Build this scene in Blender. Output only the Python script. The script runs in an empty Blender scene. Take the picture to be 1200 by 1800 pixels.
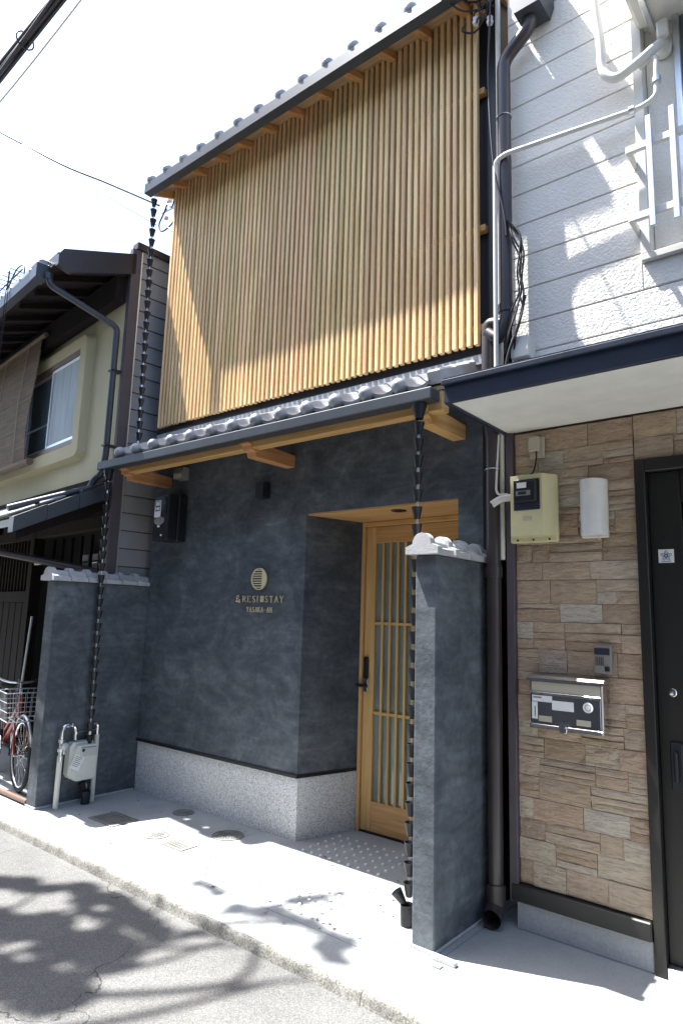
import bpy, bmesh, math, random
from mathutils import Matrix, Vector
random.seed(7)
RAD = math.radians
sc = bpy.context.scene
COL = sc.collection

# ------------------------------------------------------------------ camera
cam_data = bpy.data.cameras.new('camera')
cam = bpy.data.objects.new('camera', cam_data); COL.objects.link(cam)
Rv = Vector((0.776068548, 0.629975411, 0.029130570)); Uv = Vector((0.077873486, -0.141565826, 0.986861103)); Bv = Vector((0.625822122, -0.763603365, -0.158923167))
m = Matrix.Identity(4)
for i in range(3):
    m[i][0] = Rv[i]; m[i][1] = Uv[i]; m[i][2] = Bv[i]
m[0][3], m[1][3], m[2][3] = 5.2413, -3.6141, 1.55
cam.matrix_world = m
cam_data.sensor_fit = 'VERTICAL'; cam_data.sensor_height = 36.0; cam_data.sensor_width = 24.0
cam_data.lens = 1154.79 / 1800 * 36.0
cam_data.clip_start = 0.05; cam_data.clip_end = 2000
sc.camera = cam

# ------------------------------------------------------------------ sky, sun, exposure
to_sun = Vector((-0.424, -0.165, 1.0)).normalized()
elev = math.asin(to_sun.z)
world = bpy.data.worlds.new('World'); sc.world = world; world.use_nodes = True
wn = world.node_tree.nodes; wl = world.node_tree.links
for n in list(wn): wn.remove(n)
sky = wn.new('ShaderNodeTexSky'); sky.sky_type = 'NISHITA'; sky.sun_disc = False
sky.sun_elevation = elev; sky.sun_rotation = math.atan2(to_sun.x, to_sun.y)
sky.air_density = 1.0; sky.dust_density = 2.0; sky.ozone_density = 1.0
bg = wn.new('ShaderNodeBackground'); bg.inputs['Strength'].default_value = 0.125
wo = wn.new('ShaderNodeOutputWorld')
wl.new(sky.outputs[0], bg.inputs['Color']); wl.new(bg.outputs[0], wo.inputs['Surface'])
sun_d = bpy.data.lights.new('sun', 'SUN'); sun_d.energy = 5.0; sun_d.angle = RAD(0.53); sun_d.color = (1.0, 0.97, 0.92)
sun = bpy.data.objects.new('sun', sun_d); COL.objects.link(sun)
sun.rotation_euler = to_sun.to_track_quat('Z', 'Y').to_euler(); sun.location = (-6, -4, 14)
vs = sc.view_settings
vs.view_transform = 'Standard'; vs.look = 'None'; vs.exposure = 1.95; vs.gamma = 1.0; vs.use_curve_mapping = False

# ------------------------------------------------------------------ mesh helpers
class MB:
    def __init__(self): self.v = []; self.f = []; self.s = []
    def add(self, vs, fs, smooth=False):
        b = len(self.v); self.v += [tuple(p) for p in vs]
        self.f += [tuple(b + i for i in f) for f in fs]; self.s += [smooth] * len(fs); return self
    def box(self, x0, x1, y0, y1, z0, z1, c=0.0, M=None):
        x0, x1 = min(x0, x1), max(x0, x1); y0, y1 = min(y0, y1), max(y0, y1); z0, z1 = min(z0, z1), max(z0, z1)
        if c <= 0:
            vs = [(x, y, z) for x in (x0, x1) for y in (y0, y1) for z in (z0, z1)]
            fs = [(0, 1, 3, 2), (4, 6, 7, 5), (0, 4, 5, 1), (2, 3, 7, 6), (0, 2, 6, 4), (1, 5, 7, 3)]
        else:
            c = min(c, .45 * (x1 - x0), .45 * (y1 - y0), .45 * (z1 - z0))
            vs = []; idx = {}
            X, Y, Z = (x0, x1), (y0, y1), (z0, z1)
            for i in (0, 1):
                for j in (0, 1):
                    for k in (0, 1):
                        sx, sy, sz = (1 if i == 0 else -1), (1 if j == 0 else -1), (1 if k == 0 else -1)
                        for a in range(3):
                            p = [X[i], Y[j], Z[k]]
                            for q, s_ in ((0, sx), (1, sy), (2, sz)):
                                if q != a: p[q] += s_ * c
                            idx[(i, j, k, a)] = len(vs); vs.append(tuple(p))
            fs = []
            for a in range(3):
                for sd in (0, 1):
                    o1, o2 = [q for q in range(3) if q != a]
                    f = []
                    for (u, w) in ((0, 0), (1, 0), (1, 1), (0, 1)):
                        k = [0, 0, 0]; k[a] = sd; k[o1] = u; k[o2] = w; f.append(idx[tuple(k) + (a,)])
                    fs.append(tuple(f))
            for a in range(3):   # edges along axis a
                o1, o2 = [q for q in range(3) if q != a]
                for u in (0, 1):
                    for w in (0, 1):
                        k0 = [0, 0, 0]; k1 = [0, 0, 0]
                        k0[o1] = k1[o1] = u; k0[o2] = k1[o2] = w; k0[a] = 0; k1[a] = 1
                        fs.append((idx[tuple(k0) + (o1,)], idx[tuple(k1) + (o1,)], idx[tuple(k1) + (o2,)], idx[tuple(k0) + (o2,)]))
            for i in (0, 1):
                for j in (0, 1):
                    for k in (0, 1): fs.append(tuple(idx[(i, j, k, a)] for a in range(3)))
        if M is not None: vs = [tuple(M @ Vector(p)) for p in vs]
        return self.add(vs, fs)
    def bar(self, a, b, w, h, c=0.0, up=(0, 0, 1)):
        a, b = Vector(a), Vector(b); d = b - a; L = d.length; d.normalize()
        s = d.cross(Vector(up)); 
        if s.length < 1e-4: s = d.cross(Vector((1, 0, 0)))
        s.normalize(); u = s.cross(d)
        Mx = Matrix.Identity(4)
        for i in range(3): Mx[i][0] = d[i]; Mx[i][1] = s[i]; Mx[i][2] = u[i]; Mx[i][3] = a[i]
        return self.box(0, L, -w / 2, w / 2, -h / 2, h / 2, c, Mx)
    def tube(self, pts, r, n=10, caps=True, smooth=True):
        P = [Vector(p) for p in pts]; rr = r if isinstance(r, (list, tuple)) else [r] * len(P)
        vs = []; fs = []; ref = None
        for i, p in enumerate(P):
            t = (P[min(i + 1, len(P) - 1)] - P[max(i - 1, 0)]).normalized()
            if ref is None:
                ref = t.orthogonal().normalized()
            ref = (ref - t * ref.dot(t))
            if ref.length < 1e-5: ref = t.orthogonal()
            ref.normalize(); b = t.cross(ref)
            for k in range(n):
                a = 2 * math.pi * k / n
                vs.append(p + (ref * math.cos(a) + b * math.sin(a)) * rr[i])
        for i in range(len(P) - 1):
            for k in range(n):
                fs.append((i * n + k, i * n + (k + 1) % n, (i + 1) * n + (k + 1) % n, (i + 1) * n + k))
        self.add(vs, fs, smooth)
        if caps:
            b = len(self.v) - len(vs)
            self.f += [tuple(b + k for k in range(n))[::-1], tuple(b + (len(P) - 1) * n + k for k in range(n))]; self.s += [False, False]
        return self
    def lathe(self, prof, n=24, M=None, smooth=True):
        vs = []; fs = []
        for (r, z) in prof:
            for k in range(n):
                a = 2 * math.pi * k / n; vs.append(Vector((r * math.cos(a), r * math.sin(a), z)))
        for i in range(len(prof) - 1):
            for k in range(n): fs.append((i * n + k, i * n + (k + 1) % n, (i + 1) * n + (k + 1) % n, (i + 1) * n + k))
        if M is not None: vs = [M @ p for p in vs]
        return self.add(vs, fs, smooth)
    def prism(self, poly, axis, a0, a1, smooth=False):
        # poly in the two other axes (order x,y,z), extruded along axis
        n = len(poly); vs = []
        for a in (a0, a1):
            for (p, q) in poly:
                vs.append({'x': (a, p, q), 'y': (p, a, q), 'z': (p, q, a)}[axis])
        fs = [tuple(range(n))[::-1], tuple(range(n, 2 * n))]
        self.add(vs, fs)
        b = len(self.v) - 2 * n
        for i in range(n):
            j = (i + 1) % n; self.f.append((b + i, b + j, b + n + j, b + n + i)); self.s.append(smooth)
        return self
    def mesh(self, name, mat):
        me = bpy.data.meshes.new(name); me.from_pydata(self.v, [], self.f)
        me.polygons.foreach_set('use_smooth', self.s)
        bm = bmesh.new(); bm.from_mesh(me); bmesh.ops.recalc_face_normals(bm, faces=bm.faces); bm.to_mesh(me); bm.free()
        if any(self.s): me.set_sharp_from_angle(angle=RAD(38))
        if mat: me.materials.append(mat)
        return me

def smooth_path(pts, sub=6):
    P = [Vector(p) for p in pts]; out = []
    for i in range(len(P) - 1):
        p0, p1, p2, p3 = P[max(i - 1, 0)], P[i], P[i + 1], P[min(i + 2, len(P) - 1)]
        for k in range(sub):
            t = k / sub
            out.append(.5 * ((2 * p1) + (p2 - p0) * t + (2 * p0 - 5 * p1 + 4 * p2 - p3) * t * t + (3 * p1 - p0 - 3 * p2 + p3) * t ** 3))
    out.append(P[-1]); return out
def bend(pts, r=.05, n=5):
    P = [Vector(p) for p in pts]; out = [P[0]]
    for i in range(1, len(P) - 1):
        a = (P[i - 1] - P[i]); b = (P[i + 1] - P[i]); q = min(r, a.length * .45, b.length * .45)
        A = P[i] + a.normalized() * q; B = P[i] + b.normalized() * q
        for k in range(n + 1):
            t = k / n; out.append((1 - t) ** 2 * A + 2 * t * (1 - t) * P[i] + t * t * B)
    out.append(P[-1]); return out

FRAME = Matrix.Identity(4)
WM = {}
def link(o, parent, M=None):
    COL.objects.link(o)
    Wd = FRAME @ (M if M is not None else Matrix.Identity(4))
    o.parent = parent
    o.matrix_basis = (WM[parent.name].inverted() @ Wd) if parent else Wd
    WM[o.name] = Wd
    return o
def T(x, y, z): return Matrix.Translation((x, y, z))
def part(name, mb, mat, parent, M=None, label=None):
    me = mb if isinstance(mb, bpy.types.Mesh) else mb.mesh(name, mat)
    o = bpy.data.objects.new(name, me); link(o, parent, M)
    if label: o['label'] = label
    return o
def thing(name, label, cat, loc, group=None):
    o = bpy.data.objects.new(name, None); o.empty_display_size = .2
    link(o, None, T(*loc)); o['label'] = label; o['category'] = cat
    if group: o['group'] = group
    return o
def struct(name, mb, mat, label=None):
    o = part(name, mb, mat, None); o['kind'] = 'structure'
    if label: o['label'] = label
    return o
def sub(name, parent):   # an Empty part
    o = bpy.data.objects.new(name, None); o.empty_display_size = .1
    return link(o, parent, Matrix.Identity(4))

# ------------------------------------------------------------------ materials
def nodes(name):
    mt = bpy.data.materials.new(name); mt.use_nodes = True
    nt = mt.node_tree; return mt, nt.nodes, nt.links, nt.nodes['Principled BSDF']
def ramp(N, stops):
    r = N.new('ShaderNodeValToRGB'); e = r.color_ramp.elements
    while len(e) < len(stops): e.new(.5)
    for k, (p, c) in enumerate(stops): e[k].position = p; e[k].color = (c[0], c[1], c[2], 1)
    return r
def mul(c, k): return tuple(min(1, x * k) for x in c)
def mat(name, col, rough=.6, metal=0.0, var=.12, scale=5, bump=0.0, bscale=80, stretch=(1, 1, 1), rnd=0.0, spec=.5, col2=None, detail=5, bdist=.01, rvar=0.0, fine=0.0, fscale=250):
    mt, N, L, P = nodes(name)
    tc = N.new('ShaderNodeTexCoord'); mp = N.new('ShaderNodeMapping'); mp.inputs['Scale'].default_value = stretch
    L.new(tc.outputs['Object'], mp.inputs['Vector'])
    vec = mp.outputs['Vector']; oi = None
    if rnd > 0:
        oi = N.new('ShaderNodeObjectInfo'); ad = N.new('ShaderNodeVectorMath'); ad.operation = 'ADD'
        sc_ = N.new('ShaderNodeMath'); sc_.operation = 'MULTIPLY'; sc_.inputs[1].default_value = 37.0
        L.new(oi.outputs['Random'], sc_.inputs[0]); L.new(mp.outputs['Vector'], ad.inputs[0]); L.new(sc_.outputs[0], ad.inputs[1]); vec = ad.outputs[0]
    nz = N.new('ShaderNodeTexNoise'); nz.inputs['Scale'].default_value = scale; nz.inputs['Detail'].default_value = detail; nz.inputs['Roughness'].default_value = .6
    L.new(vec, nz.inputs['Vector'])
    c2 = col2 or mul(col, 1 + var); c1 = col if col2 else mul(col, 1 - var)
    r = ramp(N, [(.3, c1), (.7, c2)]); L.new(nz.outputs['Fac'], r.inputs[0]); out = r.outputs[0]
    if fine > 0:
        fz = N.new('ShaderNodeTexNoise'); fz.inputs['Scale'].default_value = fscale; fz.inputs['Detail'].default_value = 3
        L.new(tc.outputs['Object'], fz.inputs['Vector'])
        fr = ramp(N, [(.35, (1 - fine,) * 3), (.65, (1 + fine if fine < 0 else 1.0,) * 3)]); L.new(fz.outputs['Fac'], fr.inputs[0])
        mx = N.new('ShaderNodeMix'); mx.data_type = 'RGBA'; mx.blend_type = 'MULTIPLY'; mx.inputs[0].default_value = 1
        L.new(out, mx.inputs[6]); L.new(fr.outputs[0], mx.inputs[7]); out = mx.outputs[2]
    if rnd > 0:
        hs = N.new('ShaderNodeHueSaturation'); mr = N.new('ShaderNodeMapRange')
        mr.inputs['To Min'].default_value = 1 - rnd; mr.inputs['To Max'].default_value = 1 + rnd
        L.new(oi.outputs['Random'], mr.inputs['Value']); L.new(mr.outputs[0], hs.inputs['Value']); L.new(out, hs.inputs['Color']); out = hs.outputs[0]
    L.new(out, P.inputs['Base Color'])
    P.inputs['Metallic'].default_value = metal; P.inputs['Roughness'].default_value = rough
    P.inputs['Specular IOR Level'].default_value = spec
    if rvar > 0:
        rr = N.new('ShaderNodeMapRange'); rr.inputs['To Min'].default_value = max(0, rough - rvar); rr.inputs['To Max'].default_value = min(1, rough + rvar)
        L.new(nz.outputs['Fac'], rr.inputs['Value']); L.new(rr.outputs[0], P.inputs['Roughness'])
    if bump > 0:
        bz = N.new('ShaderNodeTexNoise'); bz.inputs['Scale'].default_value = bscale; bz.inputs['Detail'].default_value = 4
        L.new(vec, bz.inputs['Vector'])
        bp = N.new('ShaderNodeBump'); bp.inputs['Strength'].default_value = bump; bp.inputs['Distance'].default_value = bdist
        L.new(bz.outputs['Fac'], bp.inputs['Height']); L.new(bp.outputs[0], P.inputs['Normal'])
    return mt

def plaster_mat():
    mt, N, L, P = nodes('dark_plaster')
    tc = N.new('ShaderNodeTexCoord')
    a = N.new('ShaderNodeTexNoise'); a.inputs['Scale'].default_value = 2.6; a.inputs['Detail'].default_value = 9; a.inputs['Roughness'].default_value = .68; a.inputs['Distortion'].default_value = .6
    b = N.new('ShaderNodeTexNoise'); b.inputs['Scale'].default_value = 14; b.inputs['Detail'].default_value = 6; b.inputs['Distortion'].default_value = 1.5
    L.new(tc.outputs['Object'], a.inputs['Vector']); L.new(tc.outputs['Object'], b.inputs['Vector'])
    ra = ramp(N, [(.30, (.048, .058, .071)), (.5, (.086, .100, .117)), (.72, (.150, .168, .186))])
    rb = ramp(N, [(.3, (.82, .82, .82)), (.62, (1.0, 1.0, 1.0)), (.8, (1.25, 1.25, 1.22))])
    L.new(a.outputs['Fac'], ra.inputs[0]); L.new(b.outputs['Fac'], rb.inputs[0])
    mx = N.new('ShaderNodeMix'); mx.data_type = 'RGBA'; mx.blend_type = 'MULTIPLY'; mx.inputs[0].default_value = 1
    L.new(ra.outputs[0], mx.inputs[6]); L.new(rb.outputs[0], mx.inputs[7]); L.new(mx.outputs[2], P.inputs['Base Color'])
    P.inputs['Roughness'].default_value = .72; P.inputs['Specular IOR Level'].default_value = .35
    base = mx.outputs[2]
    for (rot, sc3, amt) in ((.5, (5, 5, 13), .09), (-.9, (6, 6, 15), .09), (1.45, (4, 4, 18), .06)):
        mp = N.new('ShaderNodeMapping'); mp.inputs['Rotation'].default_value = (rot, rot, 0); mp.inputs['Scale'].default_value = sc3
        L.new(tc.outputs['Object'], mp.inputs['Vector'])
        st = N.new('ShaderNodeTexNoise'); st.inputs['Scale'].default_value = 1.0; st.inputs['Detail'].default_value = 5; st.inputs['Distortion'].default_value = .8; L.new(mp.outputs[0], st.inputs['Vector'])
        rr = ramp(N, [(.36, (1 - amt,) * 3), (.52, (1, 1, 1)), (.70, (1 + amt * 2.4,) * 3)]); L.new(st.outputs['Fac'], rr.inputs[0])
        m2 = N.new('ShaderNodeMix'); m2.data_type = 'RGBA'; m2.blend_type = 'MULTIPLY'; m2.inputs[0].default_value = 1
        L.new(base, m2.inputs[6]); L.new(rr.outputs[0], m2.inputs[7]); base = m2.outputs[2]
    L.new(base, P.inputs['Base Color'])
    c = N.new('ShaderNodeTexNoise'); c.inputs['Scale'].default_value = 45; c.inputs['Detail'].default_value = 6
    L.new(tc.outputs['Object'], c.inputs['Vector'])
    bp = N.new('ShaderNodeBump'); bp.inputs['Strength'].default_value = .35; bp.inputs['Distance'].default_value = .006
    L.new(c.outputs['Fac'], bp.inputs['Height']); L.new(bp.outputs[0], P.inputs['Normal'])
    return mt
def wood_mat(name, dark, light, axis='z', rnd=.14, rough=.55):
    mt, N, L, P = nodes(name)
    tc = N.new('ShaderNodeTexCoord'); oi = N.new('ShaderNodeObjectInfo')
    mp = N.new('ShaderNodeMapping'); st = {'x': (1.2, 26, 26), 'y': (26, 1.2, 26), 'z': (26, 26, 1.2)}[axis]; mp.inputs['Scale'].default_value = st
    k = N.new('ShaderNodeMath'); k.operation = 'MULTIPLY'; k.inputs[1].default_value = 53
    ad = N.new('ShaderNodeVectorMath'); ad.operation = 'ADD'
    L.new(oi.outputs['Random'], k.inputs[0]); L.new(tc.outputs['Object'], mp.inputs['Vector']); L.new(mp.outputs[0], ad.inputs[0]); L.new(k.outputs[0], ad.inputs[1])
    nz = N.new('ShaderNodeTexNoise'); nz.inputs['Scale'].default_value = 1.6; nz.inputs['Detail'].default_value = 7; nz.inputs['Distortion'].default_value = .5
    L.new(ad.outputs[0], nz.inputs['Vector'])
    r = ramp(N, [(.28, dark), (.5, tuple((a + b) / 2 for a, b in zip(dark, light))), (.7, light)]); L.new(nz.outputs['Fac'], r.inputs[0])
    hs = N.new('ShaderNodeHueSaturation'); mr = N.new('ShaderNodeMapRange'); mr.inputs['To Min'].default_value = 1 - rnd; mr.inputs['To Max'].default_value = 1 + rnd
    mh = N.new('ShaderNodeMapRange'); mh.inputs['To Min'].default_value = .488; mh.inputs['To Max'].default_value = .508
    sep = N.new('ShaderNodeMath'); sep.operation = 'FRACT'; L.new(k.outputs[0], sep.inputs[0]); L.new(sep.outputs[0], mh.inputs['Value'])
    L.new(oi.outputs['Random'], mr.inputs['Value']); L.new(mr.outputs[0], hs.inputs['Value']); L.new(mh.outputs[0], hs.inputs['Hue']); L.new(r.outputs[0], hs.inputs['Color'])
    L.new(hs.outputs[0], P.inputs['Base Color']); P.inputs['Roughness'].default_value = rough; P.inputs['Specular IOR Level'].default_value = .3
    bp = N.new('ShaderNodeBump'); bp.inputs['Strength'].default_value = .15; bp.inputs['Distance'].default_value = .002
    L.new(nz.outputs['Fac'], bp.inputs['Height']); L.new(bp.outputs[0], P.inputs['Normal'])
    return mt
def speckle_mat(name, cols, scale, rough=.7, stain=.2, bump=.3, bscale=120, bdist=.004, stain_scale=1.2):
    mt, N, L, P = nodes(name)
    tc = N.new('ShaderNodeTexCoord')
    v = N.new('ShaderNodeTexVoronoi'); v.inputs['Scale'].default_value = scale; L.new(tc.outputs['Object'], v.inputs['Vector'])
    r = ramp(N, cols); sp = N.new('ShaderNodeSeparateColor'); L.new(v.outputs['Color'], sp.inputs[0]); L.new(sp.outputs[0], r.inputs[0])
    nz = N.new('ShaderNodeTexNoise'); nz.inputs['Scale'].default_value = stain_scale; nz.inputs['Detail'].default_value = 8; nz.inputs['Roughness'].default_value = .65
    L.new(tc.outputs['Object'], nz.inputs['Vector'])
    rs = ramp(N, [(.32, (1 - stain,) * 3), (.6, (1, 1, 1))]); L.new(nz.outputs['Fac'], rs.inputs[0])
    mx = N.new('ShaderNodeMix'); mx.data_type = 'RGBA'; mx.blend_type = 'MULTIPLY'; mx.inputs[0].default_value = 1
    L.new(r.outputs[0], mx.inputs[6]); L.new(rs.outputs[0], mx.inputs[7]); L.new(mx.outputs[2], P.inputs['Base Color'])
    P.inputs['Roughness'].default_value = rough; P.inputs['Specular IOR Level'].default_value = .3
    bz = N.new('ShaderNodeTexNoise'); bz.inputs['Scale'].default_value = bscale; bz.inputs['Detail'].default_value = 4; L.new(tc.outputs['Object'], bz.inputs['Vector'])
    bp = N.new('ShaderNodeBump'); bp.inputs['Strength'].default_value = bump; bp.inputs['Distance'].default_value = bdist
    L.new(bz.outputs['Fac'], bp.inputs['Height']); L.new(bp.outputs[0], P.inputs['Normal'])
    return mt
def stone_mat():
    mt, N, L, P = nodes('stone_veneer')
    tc = N.new('ShaderNodeTexCoord'); oi = N.new('ShaderNodeObjectInfo')
    r = ramp(N, [(0, (.33, .235, .160)), (.2, (.41, .315, .225)), (.4, (.37, .28, .195)), (.55, (.46, .39, .30)), (.7, (.42, .305, .215)), (.85, (.46, .415, .345)), (1, (.32, .23, .160))])
    L.new(oi.outputs['Random'], r.inputs[0])
    k = N.new('ShaderNodeMath'); k.operation = 'MULTIPLY'; k.inputs[1].default_value = 91; L.new(oi.outputs['Random'], k.inputs[0])
    mp = N.new('ShaderNodeMapping'); mp.inputs['Scale'].default_value = (9, 30, 55); L.new(tc.outputs['Object'], mp.inputs['Vector'])
    ad = N.new('ShaderNodeVectorMath'); ad.operation = 'ADD'; L.new(mp.outputs[0], ad.inputs[0]); L.new(k.outputs[0], ad.inputs[1])
    nz = N.new('ShaderNodeTexNoise'); nz.inputs['Scale'].default_value = 1.3; nz.inputs['Detail'].default_value = 7; nz.inputs['Distortion'].default_value = 1.2; L.new(ad.outputs[0], nz.inputs['Vector'])
    rs = ramp(N, [(.3, (.72, .68, .66)), (.5, (1, 1, 1)), (.75, (1.22, 1.24, 1.26))]); L.new(nz.outputs['Fac'], rs.inputs[0])
    mx = N.new('ShaderNodeMix'); mx.data_type = 'RGBA'; mx.blend_type = 'MULTIPLY'; mx.inputs[0].default_value = 1
    L.new(r.outputs[0], mx.inputs[6]); L.new(rs.outputs[0], mx.inputs[7]); L.new(mx.outputs[2], P.inputs['Base Color'])
    P.inputs['Roughness'].default_value = .62; P.inputs['Specular IOR Level'].default_value = .35
    n2 = N.new('ShaderNodeTexNoise'); n2.inputs['Scale'].default_value = 42; n2.inputs['Detail'].default_value = 5; n2.inputs['Distortion'].default_value = 1.5; L.new(tc.outputs['Object'], n2.inputs['Vector'])
    s_ = N.new('ShaderNodeMath'); s_.operation = 'ADD'; L.new(nz.outputs['Fac'], s_.inputs[0]); L.new(n2.outputs['Fac'], s_.inputs[1])
    bp = N.new('ShaderNodeBump'); bp.inputs['Strength'].default_value = .7; bp.inputs['Distance'].default_value = .01
    L.new(s_.outputs[0], bp.inputs['Height']); L.new(bp.outputs[0], P.inputs['Normal'])
    return mt
def plain(name, col, rough=.5, metal=0.0, spec=.5, trans=0.0, var=.06):
    mt = mat(name, col, rough, metal, var=var, scale=8, spec=spec)
    if trans: mt.node_tree.nodes['Principled BSDF'].inputs['Transmission Weight'].default_value = trans
    return mt

MT = {}
MT['plaster'] = plaster_mat()
MT['granite'] = speckle_mat('granite', [(0, (.22, .22, .23)), (.25, (.50, .51, .52)), (.6, (.66, .67, .68)), (1, (.80, .80, .80))], 210, .75, .08, .4, 150)
MT['slat'] = wood_mat('cedar_slat', (.64, .43, .20), (.90, .675, .375), 'z', .15)
MT['wood'] = wood_mat('cypress', (.46, .26, .085), (.66, .43, .175), 'x', .06)
MT['woodv'] = wood_mat('cypress_upright', (.50, .30, .10), (.66, .44, .19), 'z', .05)
MT['woody'] = wood_mat('cypress_rafter', (.42, .20, .07), (.62, .36, .15), 'y', .08)
MT['deck'] = wood_mat('soffit_board', (.36, .23, .12), (.55, .40, .23), 'x', .06)
MT['black'] = mat('black_metal', (.012, .014, .019), .42, .0, var=.2, spec=.4)
MT['gutter'] = mat('gutter_grey', (.052, .060, .072), .42, .3, var=.12, spec=.5)
MT['darkbox'] = mat('black_plastic', (.010, .011, .014), .38, var=.15)
MT['tile'] = mat('silver_roof_tile', (.33, .345, .36), .42, .15, var=.16, scale=9, bump=.12, bscale=60, rnd=.12)
MT['coping'] = mat('grey_coping_tile', (.43, .44, .45), .55, .0, var=.14, scale=9, bump=.2, bscale=90, rnd=.08)
MT['concrete'] = speckle_mat('pavement_concrete', [(0, (.325, .342, .342)), (.5, (.368, .388, .388)), (1, (.42, .443, .443))], 320, .85, .22, .35, 90, .004, 1.6)
MT['plinth'] = speckle_mat('plinth_concrete', [(0, (.38, .39, .41)), (1, (.46, .47, .49))], 150, .85, .2, .4, 60, .004, 3)
MT['asphalt'] = speckle_mat('worn_asphalt', [(0, (.085, .085, .084)), (.3, (.118, .118, .117)), (.7, (.145, .145, .142)), (1, (.20, .20, .195))], 260, .9, .28, .5, 150, .004, 1.1)
def add_cracks(mt, scale, width, depth):
    N, L = mt.node_tree.nodes, mt.node_tree.links; P = N['Principled BSDF']
    tc = N.new('ShaderNodeTexCoord'); dn = N.new('ShaderNodeTexNoise'); dn.inputs['Scale'].default_value = 3.0; dn.inputs['Detail'].default_value = 6
    L.new(tc.outputs['Object'], dn.inputs['Vector'])
    sc_ = N.new('ShaderNodeVectorMath'); sc_.operation = 'MULTIPLY_ADD'; sc_.inputs[1].default_value = (.55, .55, 0)
    L.new(dn.outputs['Color'], sc_.inputs[0]); L.new(tc.outputs['Object'], sc_.inputs[2])
    v = N.new('ShaderNodeTexVoronoi'); v.feature = 'DISTANCE_TO_EDGE'; v.inputs['Scale'].default_value = scale; L.new(sc_.outputs[0], v.inputs['Vector'])
    fade = N.new('ShaderNodeTexNoise'); fade.inputs['Scale'].default_value = .9; L.new(tc.outputs['Object'], fade.inputs['Vector'])
    wd = N.new('ShaderNodeMapRange'); wd.inputs['From Min'].default_value = .42; wd.inputs['From Max'].default_value = .62; wd.inputs['To Min'].default_value = 0; wd.inputs['To Max'].default_value = width
    L.new(fade.outputs['Fac'], wd.inputs['Value'])
    lt = N.new('ShaderNodeMath'); lt.operation = 'LESS_THAN'; L.new(v.outputs['Distance'], lt.inputs[0]); L.new(wd.outputs[0], lt.inputs[1])
    src = P.inputs['Base Color'].links[0].from_socket
    mx = N.new('ShaderNodeMix'); mx.data_type = 'RGBA'; L.new(lt.outputs[0], mx.inputs[0]); L.new(src, mx.inputs[6]); mx.inputs[7].default_value = (*depth, 1)
    L.new(mx.outputs[2], P.inputs['Base Color'])
add_cracks(MT['asphalt'], .62, .0035, (.045, .044, .042))
MT['kerb'] = speckle_mat('kerb_concrete', [(0, (.13, .128, .11)), (.4, (.21, .208, .19)), (1, (.32, .318, .30))], 190, .9, .5, .5, 90, .004, 8)
MT['frost'] = mat('frosted_glass', (.19, .225, .22), .09, 0, var=.22, scale=2.2, spec=.7)
MT['steel'] = mat('brushed_steel', (.62, .63, .65), .22, 1.0, var=.06)
MT['steelm'] = mat('mailbox_steel', (.55, .56, .58), .14, 1.0, var=.10, scale=3, rvar=.06)
MT['zinc'] = mat('zinc_pipe', (.60, .63, .66), .28, 1.0, var=.12)
MT['gold'] = mat('pale_gold', (.78, .70, .46), .42, .35, var=.06)
MT['siding'] = mat('white_stucco_siding', (.80, .77, .70), .8, 0, var=.05, scale=2.5, bump=.75, bscale=75, bdist=.008, fine=.06)
MT['soffit'] = plain('cream_soffit', (.66, .655, .62), .7)
MT['navy'] = mat('navy_fascia', (.016, .024, .046), .35, .1, var=.15, rvar=.1)
MT['stone'] = stone_mat()
MT['grout'] = plain('grout', (.13, .095, .07), .9)
MT['bronze'] = mat('dark_bronze', (.022, .021, .020), .42, .3, var=.12)
MT['doordark'] = mat('dark_door_leaf', (.014, .013, .012), .5, .2, var=.15, stretch=(1, 1, .2))
MT['purple'] = mat('brown_purple_trim', (.085, .070, .080), .55, .1, var=.1)
MT['pipe'] = mat('brown_drain_pipe', (.045, .036, .038), .33, .0, var=.18, scale=3)
MT['pvc'] = plain('white_conduit', (.62, .61, .56), .45)
MT['meterbox'] = plain('cream_meter_box', (.60, .56, .34), .45)
MT['lampwhite'] = plain('white_lamp_shade', (.72, .73, .74), .35)
MT['clear'] = plain('dark_meter_window', (.03, .035, .05), .08)
MT['label'] = plain('white_label', (.75, .76, .77), .5)
MT['ink'] = plain('black_ink', (.02, .02, .025), .5)
MT['blueink'] = plain('blue_ink', (.03, .10, .20), .5)
MT['grey'] = plain('grey_plastic', (.20, .20, .18), .5)
MT['beige'] = plain('beige_plastic', (.44, .41, .33), .5)
MT['cable'] = plain('black_cable', (.012, .012, .016), .55)
MT['alu'] = mat('aluminium', (.62, .64, .66), .35, .8, var=.06)
MT['winglass'] = plain('window_glass', (.10, .13, .145), .05, 0, .6)
MT['curtain'] = mat('lace_curtain', (.42, .48, .50), .8, var=.16, scale=2.5, stretch=(6, 6, .6))
MT['cream'] = mat('cream_wall', (.52, .47, .30), .85, 0, var=.07, scale=1.5, bump=.25, bscale=120)
MT['lsiding'] = mat('grey_siding', (.25, .25, .258), .65, .1, var=.07, scale=2)
MT['barge'] = mat('brown_metal_barge', (.040, .034, .036), .38, .2, var=.1)
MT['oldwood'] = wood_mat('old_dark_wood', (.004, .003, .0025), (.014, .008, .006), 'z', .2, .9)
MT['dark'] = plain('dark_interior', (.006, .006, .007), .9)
MT['bamboo'] = mat('bamboo_blind', (.19, .135, .085), .8, 0, var=.35, scale=3, stretch=(1, 1, 14), detail=7, fine=.35, fscale=140)
MT['red'] = plain('red_bike_paint', (.25, .03, .025), .3)
MT['rubber'] = plain('rubber', (.02, .02, .02), .8)
MT['chrome'] = plain('chrome', (.72, .73, .75), .15, 1)
MT['gasbody'] = plain('grey_gas_meter', (.60, .61, .56), .5)
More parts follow.
